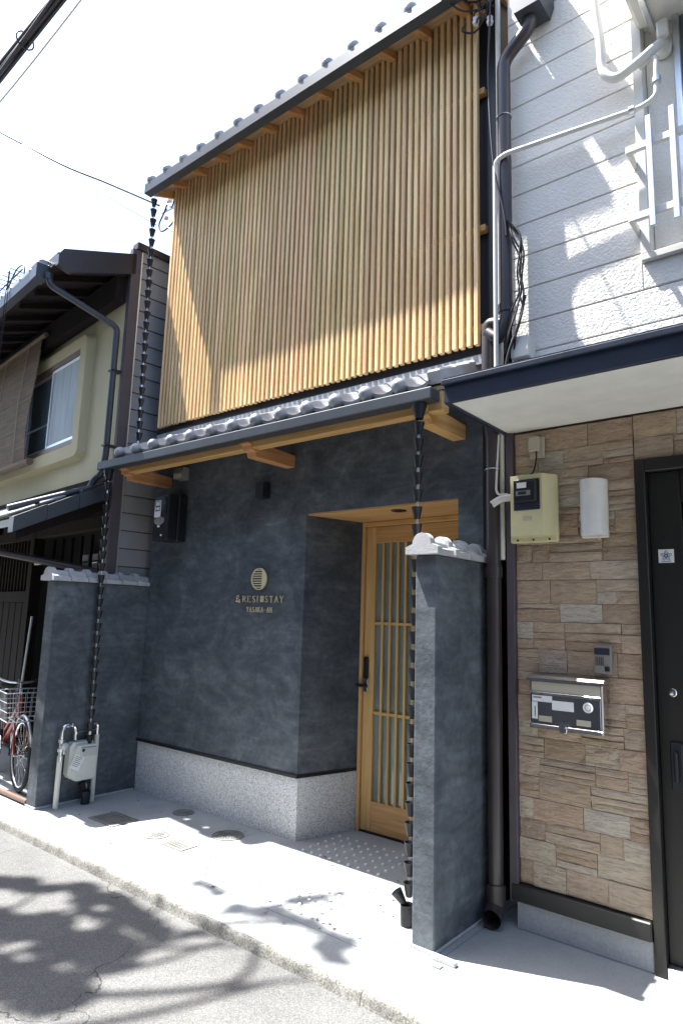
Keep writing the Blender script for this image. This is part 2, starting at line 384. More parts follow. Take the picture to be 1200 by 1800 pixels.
MT['castiron'] = mat('cast_iron_cover', (.20, .20, .19), .7, .2, var=.2, bump=.5, bscale=90)
MT['bark'] = mat('bark', (.10, .075, .055), .9, var=.3, scale=9, bump=.6, bscale=30)
MT['leaf'] = mat('leaf', (.05, .10, .03), .6, var=.35, scale=2)
MT['paper'] = plain('window_paper', (.42, .46, .45), .6)
MT['brownpipe'] = plain('brown_ground_pipe', (.13, .075, .05), .45)
MT['across1'] = mat('brown_plaster', (.12, .115, .11), .85, var=.1)
MT['across2'] = mat('weathered_timber', (.075, .055, .042), .8, var=.2, stretch=(9, 9, .8))

# ================================================================== SETTING
# road: one sheet to the horizon, pavement 10 cm above it, kerb between
def grid(mb, x0, x1, y0, y1, nx, ny, fz):
    vs = []; fs = []
    for i in range(nx + 1):
        for j in range(ny + 1):
            x = x0 + (x1 - x0) * i / nx; y = y0 + (y1 - y0) * j / ny; vs.append((x, y, fz(x, y)))
    for i in range(nx):
        for j in range(ny): fs.append((i * (ny + 1) + j, (i + 1) * (ny + 1) + j, (i + 1) * (ny + 1) + j + 1, i * (ny + 1) + j + 1))
    mb.add(vs, fs, True)
from mathutils import noise as nz_
g = MB(); g.box(-300, 300, -300, 300, -.6, -.09); struct('ground', g, MT['asphalt'])
g = MB(); grid(g, -30, 30, -9, -1.12, 150, 24, lambda x, y: -.052 + .006 * nz_.noise(Vector((x * .8, y * .8, 0))))
struct('road', g, MT['asphalt'])
g = MB(); g.box(-30, 30, -1.147, 9, -.085, -.010)
pavement = struct('pavement', g, MT['kerb'])
for (xa, xb) in ((-30, -6), (-6, -2.9), (-2.9, -.16), (-.16, 1.62), (1.62, 3.53), (3.53, 6.4), (6.4, 30)):
    for (ya, yb) in ((-1.150, -.875), (-.875, 9)):
        w = MB(); w.box(xa + .0018, xb - .0018, ya + .0018, yb - .0018, -.03, 0.0); part('paving_slab', w, MT['concrete'], pavement)
# kerb: cast strips with a worn, crumbling nose
kerb = bpy.data.objects.new('kerb', None); link(kerb, None); kerb['kind'] = 'structure'
xs = [-30, -20, -12, -6, -3.2, .12, 3.42, 5.6, 9, 16, 30]
for a, b in zip(xs[:-1], xs[1:]):
    fine = a > -7 and b < 9
    n = max(4, int((b - a) / (.022 if fine else .5)))
    prof = [(-1.147, .001), (-1.156, .000), (-1.163, -.004), (-1.168, -.014), (-1.172, -.027), (-1.176, -.044), (-1.186, -.075)]
    vs = []; fs = []
    for i in range(n + 1):
        x = a + .0015 + (b - a - .003) * i / n
        for j, (y, z) in enumerate(prof):
            w = [0.0, .25, .7, 1, 1, .9, .3][j]
            d = .5 * nz_.noise(Vector((x * 9, j * .8, 3.3))) + .6 * nz_.noise(Vector((x * 33, j * 1.7, 8.1)))
            chip = max(0, nz_.noise(Vector((x * 5, 0, 21))) - .15) * (1 if j in (2, 3, 4) else .2)
            vs.append((x, y + w * (.0020 * d + .007 * chip), z + w * (.0010 * d - .005 * chip)))
    k = len(prof)
    for i in range(n):
        for j in range(k - 1): fs.append((i * k + j, (i + 1) * k + j, (i + 1) * k + j + 1, i * k + j + 1))
    part('kerb_stone', MB().add(vs, fs, True), MT['kerb'], kerb)
# pavement pieces: slab joints as shallow strips, studs, covers
stud = MB(); stud.lathe([(.0110, 0), (.0105, .006), (.0065, .010), (.0001, .0108)], 10)
stud_me = stud.mesh('stud', mat('pale_stud', (.74, .75, .76), .3, 0, var=.05))
def studs(cx, cy, ux, uy, nx, ny, p):
    for i in range(nx):
        for j in range(ny):
            x = cx + ux[0] * i * p + uy[0] * j * p; y = cy + ux[1] * i * p + uy[1] * j * p
            part('stud', stud_me, None, pavement, T(x, y, .0005))
a = RAD(0); P_ = .078
studs(1.80, -.80, (1, 0), (0, 1), 20, 3, P_)
studs(2.36, -.57, (1, 0), (0, 1), 7, 5, P_)
studs(2.10, -.16, (1, 0), (0, 1), 9, 7, P_)
studs(1.72, -.60, (1, 0), (0, 1), 4, 2, P_)

# ================================================================== MAIN TOWNHOUSE
house = thing('townhouse', 'two storey townhouse with dark grey plaster front and vertical cedar slat screen above', 'house', (1.75, 0, 0))
XN, ZG, ZL, XR, XD, D, XE = 1.9435, .432, 2.3166, 3.226, 2.0884, .525, 3.40
w = MB()
w.prism([(0.0, ZG), (XN, ZG), (XN, ZL), (XR, ZL), (XR, 0), (XE, 0), (XE, 3.16), (0.0, 3.16)], 'y', 0, .12)
w.prism([(XN, .001), (XD, D), (1.86, D), (1.80, .121)], 'z', ZG, ZL)
w.prism([(XR, .121), (XE, .121), (XE, D), (XR, D)], 'z', 0, ZL)
part('front_wall', w, MT['plaster'], house)
w = MB(); w.prism([(0.0, .012), (XN - .003, .012), (XD - .004, D), (1.86, D), (1.80, .20), (0, .20)], 'z', 0, ZG - .012)
part('granite_plinth', w, MT['granite'], house)
w = MB(); w.prism([(0.0, -.012), (XN + .006, -.012), (XD + .008, D), (XD - .02, D), (XN - .02, .10), (0, .10)], 'z', ZG - .012, ZG + .010)
part('trim_strip', w, MT['black'], house)
w = MB(); w.box(-.0, 3.45, .60, 6, 0, 3.16); w.box(.02, 3.42, .121, .6, 2.45, 3.16)
w.box(.06, 3.46, -.03, 6, 3.165, 5.78); part('body_wall', w, MT['black'], house)
w = MB(); w.box(3.405, 3.475, -.02, .7, 0, 3.1, .004); w.box(3.465, 3.53, -.045, .5, 3.1, 5.9, .004)
part('corner_flashing', w, MT['black'], house)
w = MB()
for k in range(46): w.box(3.531, 3.536, -.03, .02, 3.3 + k * .055, 3.3 + k * .055 + .025)
part('vent_strip', w, MT['gutter'], house)
# niche soffit with downlight
w = MB(); w.box(XN + .002, XR - .002, .012, D - .005, ZL - .012, ZL + .03); sof = part('niche_soffit', w, MT['wood'], house)
w = MB(); w.lathe([(.030, ZL - .013), (.052, ZL - .019), (.056, ZL - .013)], 24, T(2.674, .15, 0)); part('downlight', w, MT['black'], sof)
w = MB(); w.lathe([(.0001, ZL - .0145), (.031, ZL - .0145)], 24, T(2.674, .15, 0)); part('lens', w, MT['dark'], sof)
# sliding door
door = sub('door', house)
jx0, jx1 = XD + .003, XR - .003
w = MB(); w.box(jx0, jx0 + .028, D - .03, D + .06, 0.001, ZL - .014, .003); part('jamb', w, MT['woodv'], door)
w = MB(); w.box(jx1 - .028, jx1, D - .03, D + .06, 0.001, ZL - .014, .003); part('jamb', w, MT['woodv'], door)
w = MB(); w.box(jx0 + .028, jx1 - .028, D - .03, D + .06, ZL - .052, ZL - .014, .003); part('head', w, MT['wood'], door)
lx0, lx1, gz0, gz1, gx0 = jx0 + .03, jx1 - .03, .222, 2.135, 2.213
gx1 = lx1 - .085
w = MB(); w.box(lx0, gx0, D - .006, D + .034, .012, ZL - .055, .003); part('stile', w, MT['woodv'], door)
w = MB(); w.box(gx1, lx1, D - .006, D + .034, .012, ZL - .055, .003); part('stile', w, MT['woodv'], door)
w = MB(); w.box(gx0, gx1, D - .006, D + .034, gz1, ZL - .055, .003); part('top_rail', w, MT['wood'], door)
w = MB(); w.box(gx0, gx1, D - .006, D + .034, .012, gz0, .003); part('bottom_rail', w, MT['wood'], door)
w = MB(); w.box(gx0 - .005, gx1 + .005, D + .020, D + .026, gz0 - .005, gz1 + .005); part('pane', w, MT['frost'], door)
nb = 12; bw = .021
for k in range(nb):
    x = gx0 + (gx1 - gx0) * (k + 1) / (nb + 1)
    w = MB(); w.box(x - bw / 2, x + bw / 2, D - .004, D + .018, gz0, gz1, .002); part('lattice_bar', w, MT['woodv'], door)
for z in (1.515, .852):
    w = MB(); w.box(gx0, gx1, D - .001, D + .015, z - .011, z + .011, .002); part('cross_bar', w, MT['wood'], door)
lock = MB(); lock.box(2.128, 2.172, D - .026, D - .006, 1.10, 1.262, .008); lk = part('lock', lock, MT['darkbox'], door, label='black keypad lock on the door stile')
w = MB(); w.box(2.128, 2.172, D - .024, D - .006, 1.0, 1.098, .006); part('lock_plate', w, MT['steel'], lk)
w = MB(); w.tube([(2.150, D - .03, 1.05), (2.150, D - .055, 1.05)], .011, 10); w.tube([(2.10, D - .058, 1.05), (2.19, D - .058, 1.05)], .013, 10); part('handle', w, MT['black'], lk)
w = MB(); w.box(jx0, jx1, D - .02, D + .06, .001, .011); part('threshold', w, MT['black'], door)

# slat screen
screen = sub('slat_screen', house)
sw, pitch, sx0, sx1 = .0285, .0510, .12, 3.428
n = int(round((sx1 - sx0 - sw) / pitch)); pitch = (sx1 - sx0 - sw) / n
w = MB(); w.box(-sw / 2, sw / 2, -.018, .018, -1.23, 1.23, .0025); slat_me = w.mesh('slat', MT['slat'])
for k in range(n + 1):
    part('slat', slat_me, None, screen, T(sx0 + sw / 2 + k * pitch, -.100 + random.uniform(-.0015, .0015), 4.483 + random.uniform(-.003, .003)))
for z in (3.376, 4.052, 5.047, 5.66):
    w = MB(); w.box(.13, 3.462, -.080, -.034, z - .022, z + .022, .003); part('batten', w, MT['wood'], screen)
nail = MB()
for k in range(n + 1):
    for z in (3.366, 3.386, 4.042, 4.062, 5.037, 5.057):
        x = sx0 + sw / 2 + k * pitch; nail.lathe([(.0028, 0), (.0001, .0012)], 6, T(x, -.1180, z) @ Matrix.Rotation(RAD(90), 4, 'X'))
o = part('nail_heads', nail, MT['ink'], screen); o['kind'] = 'stuff'

# tiled roofs: wave tiles, each with a round end knob on the eave course
def tile_mesh(name, L_, eave, pitch_=.245):
    mb = MB(); nu = 14; th = .014; top = []; bot = []
    def prof(t):   # t 0..1 across one tile: roll then shallow pan
        if t < .34: return .040 * math.sin(math.pi * t / .34)
        return -.022 * math.sin(math.pi * (t - .34) / .66)
    vs = []; fs = []
    for yy in (0, L_):
        for q in (0, -th):
            for i in range(nu + 1): vs.append((pitch_ * i / nu, yy, prof(i / nu) + q))
    k = nu + 1
    for i in range(nu):
        fs += [(i, i + 1, 2 * k + i + 1, 2 * k + i), (k + i, k + i + 1, 3 * k + i + 1, 3 * k + i), (i, i + 1, k + i + 1, k + i), (2 * k + i, 2 * k + i + 1, 3 * k + i + 1, 3 * k + i)]
    mb.add(vs, fs, True)
    if eave:
        mb.lathe([(.0001, .046), (.018, .043), (.034, .032), (.045, .014), (.049, -.006), (.046, -.022), (.036, -.030)], 20, T(pitch_ * .17, -.012, .004) @ Matrix.Rotation(RAD(90), 4, 'X'))
        ap = [(pitch_ * (.34 + .66 * i / 8), -.004, -.022 * math.sin(math.pi * i / 8)) for i in range(9)]
        ap2 = [(x, y - .001, z - .020 - .012 * math.sin(math.pi * i / 8)) for i, (x, y, z) in enumerate(ap)]
        mb.add(ap + ap2, [(i, i + 1, 10 + i, 9 + i) for i in range(8)], True)
    return mb.mesh(name, MT['tile'])
def tiled(parent, x_first, n_, y0, z0, slope, rows, L_=.27):
    ang = math.atan(slope); e = tile_mesh('eave_tile', L_, True); t = tile_mesh('roof_tile', L_, False)
    for r in range(rows):
        s = r * (L_ - .045)
        for k in range(n_):
            M = T(x_first + k * .245, y0 + s * math.cos(ang), z0 + s * math.sin(ang) + .010 * r) @ Matrix.Rotation(ang, 4, 'X') @ Matrix.Rotation(random.uniform(-.006, .006), 4, 'Y')
            part('eave_tile' if r == 0 else 'roof_tile', e if r == 0 else t, None, parent, M)
low = sub('lower_roof', house)
tiled(low, .17 - .042, 13, -.500, 2.925, .42, 2)
w = MB(); w.prism([(-.46, 2.868), (-.03, 3.050), (-.03, 3.075), (-.46, 2.893)], 'x', .0, 3.385); part('roof_deck', w, MT['deck'], low)
w = MB(); w.prism([(-.10, 3.125), (-.031, 3.165), (-.031, 3.225), (-.10, 3.185)], 'x', .10, 3.45); part('ridge_flashing', w, MT['tile'], low)
w = MB(); w.box(.04, 3.46, -.062, -.031, 3.165, 3.262, .003); part('screen_sill', w, MT['black'], low)
w = MB()
for k in range(3):
    w.box(-.06, .045, 0, .20, -.05, .035, .012, T(3.355, -.50 + k * .165, 2.945 + k * .075) @ Matrix.Rotation(.40, 4, 'X'))
part('verge_tile', w, MT['coping'], low)
w = MB(); w.box(-.07, 3.375, -.578, -.478, 2.782, 2.852, .006); w.box(-.062, 3.367, -.570, -.486, 2.850, 2.856)
gt = part('gutter', w, MT['gutter'], low)
w = MB(); w.lathe([(.045, 2.80), (.044, 2.765), (.026, 2.700), (.024, 2.69)], 16, T(3.265, -.525, 0)); part('outlet_funnel', w, MT['black'], gt)
w = MB(); w.lathe([(.045, 2.80), (.044, 2.765), (.026, 2.700), (.024, 2.69)], 16, T(.045, -.525, 0)); part('outlet_funnel', w, MT['black'], gt)
w = MB(); w.box(.12, 3.375, -.455, -.375, 2.745, 2.862, .004); part('beam', w, MT['wood'], low)
for x in (.205, 1.755, 3.235):
    w = MB(); w.prism([(-.50, 2.80), (-.50, 2.775), (-.462, 2.765), (-.455, 2.735), (-.42, 2.722), (-.41, 2.690), (-.002, 2.690), (-.002, 2.782), (-.455, 2.800)], 'x', x - .045, x + .045)
    part('bracket', w, MT['woody'], low)
w = MB(); w.box(.1, 3.37, -.45, -.37, 2.862, 2.866, .001); part('wall_plate', w, MT['wood'], low)

up = sub('upper_roof', house)
tiled(up, .382 - .042 - .245, 14, -.385, 5.640, .42, 4)
w = MB(); w.prism([(-.37, 5.60), (1.2, 6.26), (1.2, 6.30), (-.37, 5.64)], 'x', .06, 3.56); part('roof_deck', w, MT['deck'], up)
for x in [.30 + .305 * k for k in range(11)]:
    w = MB(); w.prism([(-.36, 5.545), (.6, 5.948), (.6, 6.00), (-.36, 5.598)], 'x', x - .027, x + .027); part('rafter', w, MT['woody'], up)
w = MB(); w.box(.075, 3.56, -.432, -.352, 5.50, 5.605, .006); part('gutter', w, MT['gutter'], up)
w = MB(); w.prism([(-.37, 5.53), (.9, 6.06), (.9, 6.22), (-.37, 5.69)], 'x', .045, .070); part('verge_board', w, MT['wood'], up)

# ---- wall sign
sign = thing('wall_sign', 'pale gold round emblem and lettering mounted on the dark plaster wall', 'sign', (1.48, -.01, 1.57))
mb = MB(); R0 = .086; cx, cz = 1.481, 1.832; dz = .002
for i in range(int(2 * R0 / dz)):
    z = -R0 + dz * (i + .5); h = math.sqrt(max(0, R0 * R0 - z * z))
    ri = R0 - .007; hi = math.sqrt(max(0, ri * ri - z * z)) if abs(z) < ri else 0
    band = (z + R0 * 1.0) / .0187
    slot = (band % 1) > .42 and hi > .012
    segs = [(-h, h)]
    if slot:
        xr = .040 - .35 * z * z / R0   # inner edge of the solid crescent
        xr = min(.034 + .0 * z, hi - .004)
        segs = [(-h, -hi), (xr, h)] if xr > -hi else [(-h, h)]
    for (a, b) in segs: mb.box(cx + a, cx + b, -.022, -.010, cz + z - dz / 2, cz + z + dz / 2)
part('emblem', mb, MT['gold'], sign)
def serif_text(s, h, x, z, name, adv, wd, parent):
    # thin Roman capitals from strokes with small serifs; (x,z) lower-left corner
    G = {'R': [((0, 0), (0, 1), 1.4), ((0, 1), (.6, .97), .6), ((.6, .97), (.75, .76), 1.1), ((.75, .76), (.6, .52), 1.1), ((.6, .52), (0, .5), .6), ((.38, .5), (.9, 0), 1.4)],
         'E': [((0, 0), (0, 1), 1.4), ((0, 1), (.75, 1), .7), ((0, .52), (.6, .52), .6), ((0, 0), (.8, 0), .7), ((.75, 1), (.75, .85), .6), ((.8, 0), (.8, .15), .6)],
         'S': [((.72, .85), (.55, 1), .7), ((.55, 1), (.25, 1), .8), ((.25, 1), (.06, .82), 1.0), ((.06, .82), (.12, .62), 1.2), ((.12, .62), (.62, .40), 1.5), ((.62, .40), (.74, .2), 1.2), ((.74, .2), (.55, 0), 1.0), ((.55, 0), (.2, 0), .8), ((.2, 0), (.02, .18), .7)],
         'I': [((0, 0), (0, 1), 1.4)],
         'T': [((.42, 0), (.42, 1), 1.4), ((0, 1), (.85, 1), .7), ((0, 1), (0, .85), .6), ((.85, 1), (.85, .85), .6)],
         'A': [((0, 0), (.42, 1), .7), ((.42, 1), (.86, 0), 1.5), ((.16, .36), (.70, .36), .6)],
         'Y': [((0, 1), (.42, .48), 1.4), ((.86, 1), (.42, .48), .7), ((.42, 0), (.42, .48), 1.4)],
         'K': [((0, 0), (0, 1), 1.4), ((.8, 1), (.02, .42), .7), ((.25, .58), (.88, 0), 1.4)],
         'N': [((0, 0), (0, 1), .7), ((0, 1), (.8, 0), 1.5), ((.8, 0), (.8, 1), .7)],
         '-': [((.05, .42), (.55, .42), .9)]}
    serif_feet = {'R': [(0, 0), (0, 1)], 'E': [(0, 0), (0, 1)], 'I': [(0, 0), (0, 1)], 'T': [(.42, 0)], 'A': [(0, 0), (.86, 0)], 'Y': [(0, 1), (.86, 1), (.42, 0)], 'K': [(0, 0), (0, 1), (.8, 1), (.88, 0)], 'N': [(0, 0), (0, 1), (.8, 1)]}
    t = h * .075
    for ch in s:
        if ch == ' ': x += adv * .6; continue
        mb = MB()
        for (p, q, k) in G[ch]:
            a = Vector((x + p[0] * wd, -.011, z + p[1] * h)); b = Vector((x + q[0] * wd, -.011, z + q[1] * h)); d = (b - a).normalized() * t * .3
            mb.bar(a - d, b + d, .008, t * k, up=(0, 1, 0) if False else (d.z, 0, -d.x))
        for (p, q) in serif_feet.get(ch, []):
            mb.bar((x + p * wd - .13 * h, -.011, z + q * h), (x + p * wd + .13 * h, -.011, z + q * h), .008, t * .7)
        part('letter', mb, MT['gold'], parent)
        x += adv * {'I': .62, 'S': .95}.get(ch, 1.0)
    return x
s1 = sub('name_line', sign)
xx = serif_text('RESI', .047, 1.302, 1.652, 'letter', .056, .036, s1)
for k in range(3):
    w = MB(); w.box(xx + .002 + k * .0125, xx + .0095 + k * .0125, -.016, -.008, 1.652, 1.700); part('bar', w, MT['gold'], s1)
serif_text('STAY', .047, xx + .052, 1.652, 'letter', .054, .036, s1)
serif_text('YASAKA-AN', .038, 1.352, 1.575, 'letter', .0325, .024, s1)
w = MB(); w.tube([Vector((1.215 + a_, -.012, 1.648 + b_)) for a_, b_ in [(p.x, p.z) for p in smooth_path([(.0, 0, .012), (.018, 0, .004), (.012, 0, .045), (.030, 0, .054), (.036, 0, .038), (.016, 0, .026), (.035, 0, .002), (.046, 0, .004), (.052, 0, .020), (.040, 0, .022), (.038, 0, .010), (.056, 0, -.002)], 5)]], .0022, 6)
part('swirl_mark', w, MT['gold'], s1)

# ---- small fittings on the plaster wall
em = thing('electric_meter', 'black electricity meter box with white label high on the dark plaster wall', 'meter', (.40, -.11, 2.17))
w = MB(); w.box(.285, .510, -.10, -.002, 2.17, 2.585, .010); w.box(.292, .503, -.205, -.10, 2.172, 2.580, .012); part('case', w, MT['darkbox'], em)
w = MB(); w.box(.315, .482, -.212, -.206, 2.40, 2.555, .003); win = part('window', w, MT['clear'], em)
w = MB(); w.box(.322, .412, -.218, -.213, 2.375, 2.525, .002); part('display_label', w, MT['label'], win)
w = MB(); w.box(.332, .404, -.2195, -.2185, 2.428, 2.516); part('display', w, MT['blueink'], win)
w = MB(); w.box(.345, .398, -.2205, -.2198, 2.478, 2.510); w.box(.337, .350, -.2205, -.2198, 2.438, 2.468); w.box(.358, .398, -.2205, -.2198, 2.44, 2.462); part('print', w, MT['label'], win)
w = MB(); w.lathe([(.0001, .012), (.03, .010), (.055, .004), (.062, 0)], 20, T(.385, -.206, 2.345) @ Matrix.Rotation(RAD(90), 4, 'X') @ Matrix.Diagonal((1.2, .62, 1, 1))); part('reading_window', w, MT['grey'], em)
w = MB(); w.box(.365, .398, -.2085, -.206, 2.287, 2.304); part('sticker', w, MT['label'], em)
w = MB(); w.lathe([(.0001, .01), (.007, .008), (.008, 0)], 10, T(.43, -.206, 2.215) @ Matrix.Rotation(RAD(90), 4, 'X')); part('seal', w, MT['label'], em)
vb = thing('wall_vent', 'small grey hooded vent under the eave above the meter box', 'vent', (.46, -.05, 2.70))
w = MB(); w.prism([(-.002, 2.735), (-.002, 2.845), (-.06, 2.845), (-.085, 2.79), (-.07, 2.745)], 'x', .375, .490); hood = part('hood', w, MT['grey'], vb)
for k in range(4):
    w = MB(); w.box(.385 + k * .026, .400 + k * .026, -.088, -.076, 2.74, 2.785, .001); part('louver', w, MT['beige'], vb)
sl = thing('wall_light', 'small black box light on the dark plaster wall above the sign', 'wall light', (1.50, -.05, 2.46))
w = MB(); w.box(1.458, 1.545, -.085, -.002, 2.468, 2.592, .004); part('housing', w, MT['black'], sl)
w = MB(); w.box(1.466, 1.537, -.078, -.01, 2.464, 2.468); part('lens', w, MT['dark'], sl)

# ---- wing walls with tiled coping
def wing(label, x0, x1, y0, y1, ztop, ntile, skew=0):
    t = thing('wing_wall', label, 'wall', ((x0 + x1) / 2, y0, 0), 'wing walls beside the entrance court')
    w = MB(); w.box(x0, x1, y0, y1, 0.001, ztop, .006); part('plaster_body', w, MT['plaster'], t)
    w = MB(); w.box(x0 - .004, x1 + .004, y0 - .006, y1 - .02, 0.001, .018, .002); part('base_edge', w, MT['plinth'], t)
    xm, wd = (x0 + x1) / 2, (x1 - x0) / 2 + .035
    def prof(s, dz):
        pr = [(-wd, 0), (-wd, .038), (-wd * .80, .044), (-wd * .62, .052)]
        for k in range(9):
            a_ = math.pi * (1 - k / 8); pr.append((wd * .58 * math.cos(a_) * s, .050 + .062 * math.sin(a_) * s))
        pr += [(wd * .62, .052), (wd * .80, .044), (wd, .038), (wd, 0)]
        return [(xm + p, ztop + q + dz) for p, q in pr]
    L_ = (y1 - y0 + .05) / ntile
    for k in range(ntile):
        ya = y0 - .045 + k * L_; zz = .004 * (ntile - k)
        w = MB(); w.prism(prof(1, .0015), 'y', ya, ya + .045, True); 
        w.prism([(xm + (p - xm) * .88, ztop + (q - ztop) * .80) for p, q in prof(1, .001)], 'y', ya + .045, ya + L_ - .004, True)
        part('coping_tile', w, MT['coping'], t)
    return t
wing('dark plaster wing wall with tiled coping on the side of the bicycle and gas meter', -.150, 0.0, -.880, .02, 1.785, 6)
wing('dark plaster wing wall with sunlit front edge between the wooden door and the stone house', 3.366, 3.492, -.702, -.015, 1.885, 4)

# ---- rain chains
cup = MB(); cup.lathe([(.0135, .0), (.017, .0), (.0305, .066), (.0315, .068), (.0290, .068), (.0275, .064), (.0150, .004), (.0135, .0)], 14)
cup_me = cup.mesh('cup', MT['black'])
def chain(label, top, bot, step=.098):
    t = thing('rain_chain', label, 'rain chain', bot, 'black cup rain chains')
    a, b = Vector(top), Vector(bot); n_ = int((a - b).length / step)
    lk_ = MB()
    for k in range(n_):
        p = a.lerp(b, (k + 1) / n_)
        M = T(*p) @ Matrix.Rotation(random.uniform(0, 6), 4, 'Z') @ Matrix.Rotation(random.uniform(-.05, .05), 4, 'X')
        part('cup', cup_me, None, t, M)
        for s in (-1, 1): lk_.tube([p + Vector((s * .007, 0, .0)), p + Vector((s * .005, 0, -.035))], .0016, 5)
    lk_.tube([a + Vector((0, 0, .03)), b], .0018, 5)
    part('link_wires', lk_, MT['zinc'], t)
    return t
chain('black cup rain chain hanging in front of the sunlit wing wall and the wooden door', (3.265, -.525, 2.70), (3.235, -.525, .14))
chain('black cup rain chain hanging past the gas meter to the pavement', (.045, -.525, 2.70), (.105, -.52, .16))
chain('black cup rain chain hanging from the upper roof gutter beside the slat screen', (.20, -.395, 5.44), (.30, -.42, 2.93), .102)
def pot(label, x, y, tip):
    t = thing('rain_pot', label, 'pot', (x, y, 0), 'short black drain pots under the rain chains')
    w = MB(); w.lathe([(.0001, .004), (.034, .001), (.037, .10), (.033, .10), (.031, .012), (.0001, .012)], 20, T(x, y, .001)); part('pot_body', w, MT['black'], t)
    part('fallen_cup', cup_me, None, t, T(x - .015, y - .01, .105) @ Matrix.Rotation(tip, 4, 'Y') @ Matrix.Rotation(.3, 4, 'X'))
    return t
pot('short black drain pot beside the front of the sunlit wing wall', 3.225, -.525, -.55)
pot('short black drain pot beside the gas meter pipes', .11, -.52, -.15)

# ---- gas meter
gm = thing('gas_meter', 'grey gas meter with white tag and cream riser pipes against the dark wing wall', 'gas meter', (.09, -.6, 0))
w = MB(); w.tube([(.075, -.752, .001), (.075, -.752, .36)], .021, 14); part('riser_pipe', w, MT['pvc'], gm)
w = MB(); w.tube([(.075, -.752, .36), (.075, -.752, .40)], .024, 14); w.tube([(.075, -.752, .40), (.075, -.752, .52)], .017, 14); w.tube([(.075, -.752, .43), (.075, -.752, .455)], .026, 8)
w.tube([(.075, -.752, .50), (.075, -.752, .525)], .024, 8); vv = part('valve', w, MT['zinc'], gm)
w = MB(); w.lathe([(.0001, .014), (.026, .012), (.028, 0), (.0001, 0)], 18, T(.098, -.735, .475) @ Matrix.Rotation(RAD(90), 4, 'Y')); w.box(.098, .106, -.742, -.728, .41, .475, .002); part('valve_lever', w, MT['alu'], vv)
w = MB(); w.tube(bend([(.075, -.752, .52), (.075, -.752, .628), (.08, -.64, .628), (.085, -.64, .51)], .05, 6), .0165, 14)
for y in (-.715, -.675): w.tube([(.078, y, .628), (.079, y + .014, .628)], .024, 8)
w.tube([(.085, -.64, .555), (.085, -.64, .575)], .022, 8); part('inlet_elbow', w, MT['chrome'], gm)
w = MB(); w.tube(bend([(.085, -.515, .51), (.085, -.515, .625), (.08, -.445, .625), (.08, -.445, .52)], .035, 6), .0165, 14); part('outlet_elbow', w, MT['chrome'], gm)
w = MB(); w.tube([(.08, -.445, .001), (.08, -.445, .53)], .020, 14); part('outlet_pipe', w, MT['pvc'], gm)
w = MB(); w.tube([(.078, -.64, .565), (.078, -.44, .572)], .003, 6); part('tie_wire', w, MT['zinc'], gm)
w = MB(); w.prism([(-.690, .245), (-.688, .46), (-.665, .492), (-.495, .492), (-.474, .46), (-.472, .245), (-.49, .215), (-.668, .215)], 'x', .035, .105)
w.prism([(-.665, .215), (-.665, .44), (-.64, .47), (-.49, .47), (-.475, .44), (-.475, .215), (-.50, .20), (-.64, .20)], 'x', .105, .150); part('meter_body', w, MT['gasbody'], gm)
w = MB(); w.box(.150, .165, -.625, -.490, .385, .455, .004); cnt = part('counter', w, MT['alu'], gm)
w = MB(); w.lathe([(.0001, .003), (.012, .002), (.013, 0)], 12, T(.165, -.605, .435) @ Matrix.Rotation(RAD(90), 4, 'Y')); part('dial', w, MT['ink'], cnt)
w = MB(); w.box(-.001, .001, -.042, .042, -.055, .055, 0, T(.152, -.645, .345) @ Matrix.Rotation(RAD(-25), 4, 'X')); tg = part('paper_tag', w, MT['label'], gm)
w = MB()
for k in range(6): w.box(.0012, .0018, -.034, .030 - .006 * (k % 3), .038 - k * .014, .043 - k * .014, 0, T(.152, -.645, .345) @ Matrix.Rotation(RAD(-25), 4, 'X'))
part('tag_print', w, MT['grey'], tg)

# ---- covers in the pavement
def cover_round(label, x, y, r):
    t = thing('manhole_cover', label, 'manhole cover', (x, y, 0), 'access covers in the pavement')
    w = MB(); w.lathe([(r, .0005), (r, .005), (r - .012, .006), (r - .012, .003)], 32, T(x, y, 0)); part('rim', w, MT['castiron'], t)
    w = MB(); w.lathe([(.0001, .0045), (r - .014, .0045)], 32, T(x, y, 0)); lid = part('lid', w, MT['castiron'], t)
    w = MB(); s = .026; q = int(r / s)
    for i in range(-q, q + 1):
        for j in range(-q, q + 1):
            if math.hypot(i * s, j * s) < r - .03: w.box(x + i * s - .009, x + i * s + .009, y + j * s - .009, y + j * s + .009, .0045, .0075)
    part('raised_pattern', w, MT['castiron'], lid)
def cover_square(label, x0, x1, y0, y1):
    t = thing('square_cover', label, 'drain cover', ((x0 + x1) / 2, (y0 + y1) / 2, 0), 'access covers in the pavement')
    w = MB()
    for (a, b, c, d) in ((x0, x1, y0, y0 + .014), (x0, x1, y1 - .014, y1), (x0, x0 + .014, y0 + .014, y1 - .014), (x1 - .014, x1, y0 + .014, y1 - .014)): w.box(a, b, c, d, .0005, .006)
    part('rim', w, MT['castiron'], t)
    w = MB(); w.box(x0 + .016, x1 - .016, y0 + .016, y1 - .016, .0005, .0045); lid = part('lid', w, MT['castiron'], t)
    w = MB(); s = .025
    for i in range(int((x1 - x0 - .05) / s)):
        for j in range(int((y1 - y0 - .05) / s)): w.box(x0 + .028 + i * s, x0 + .044 + i * s, y0 + .028 + j * s, y0 + .044 + j * s, .0045, .0075)
    part('raised_pattern', w, MT['castiron'], lid)
cover_square('larger square iron cover in the pavement nearest the gas meter', .47, .79, -.70, -.47)
cover_round('round iron cover in the pavement beside the small square cover', 1.16, -.575, .088)
cover_square('small square iron cover in the pavement beside the round cover', 1.335, 1.545, -.665, -.525)
cover_round('small round iron cover in the shade near the granite plinth', .86, -.115, .085)
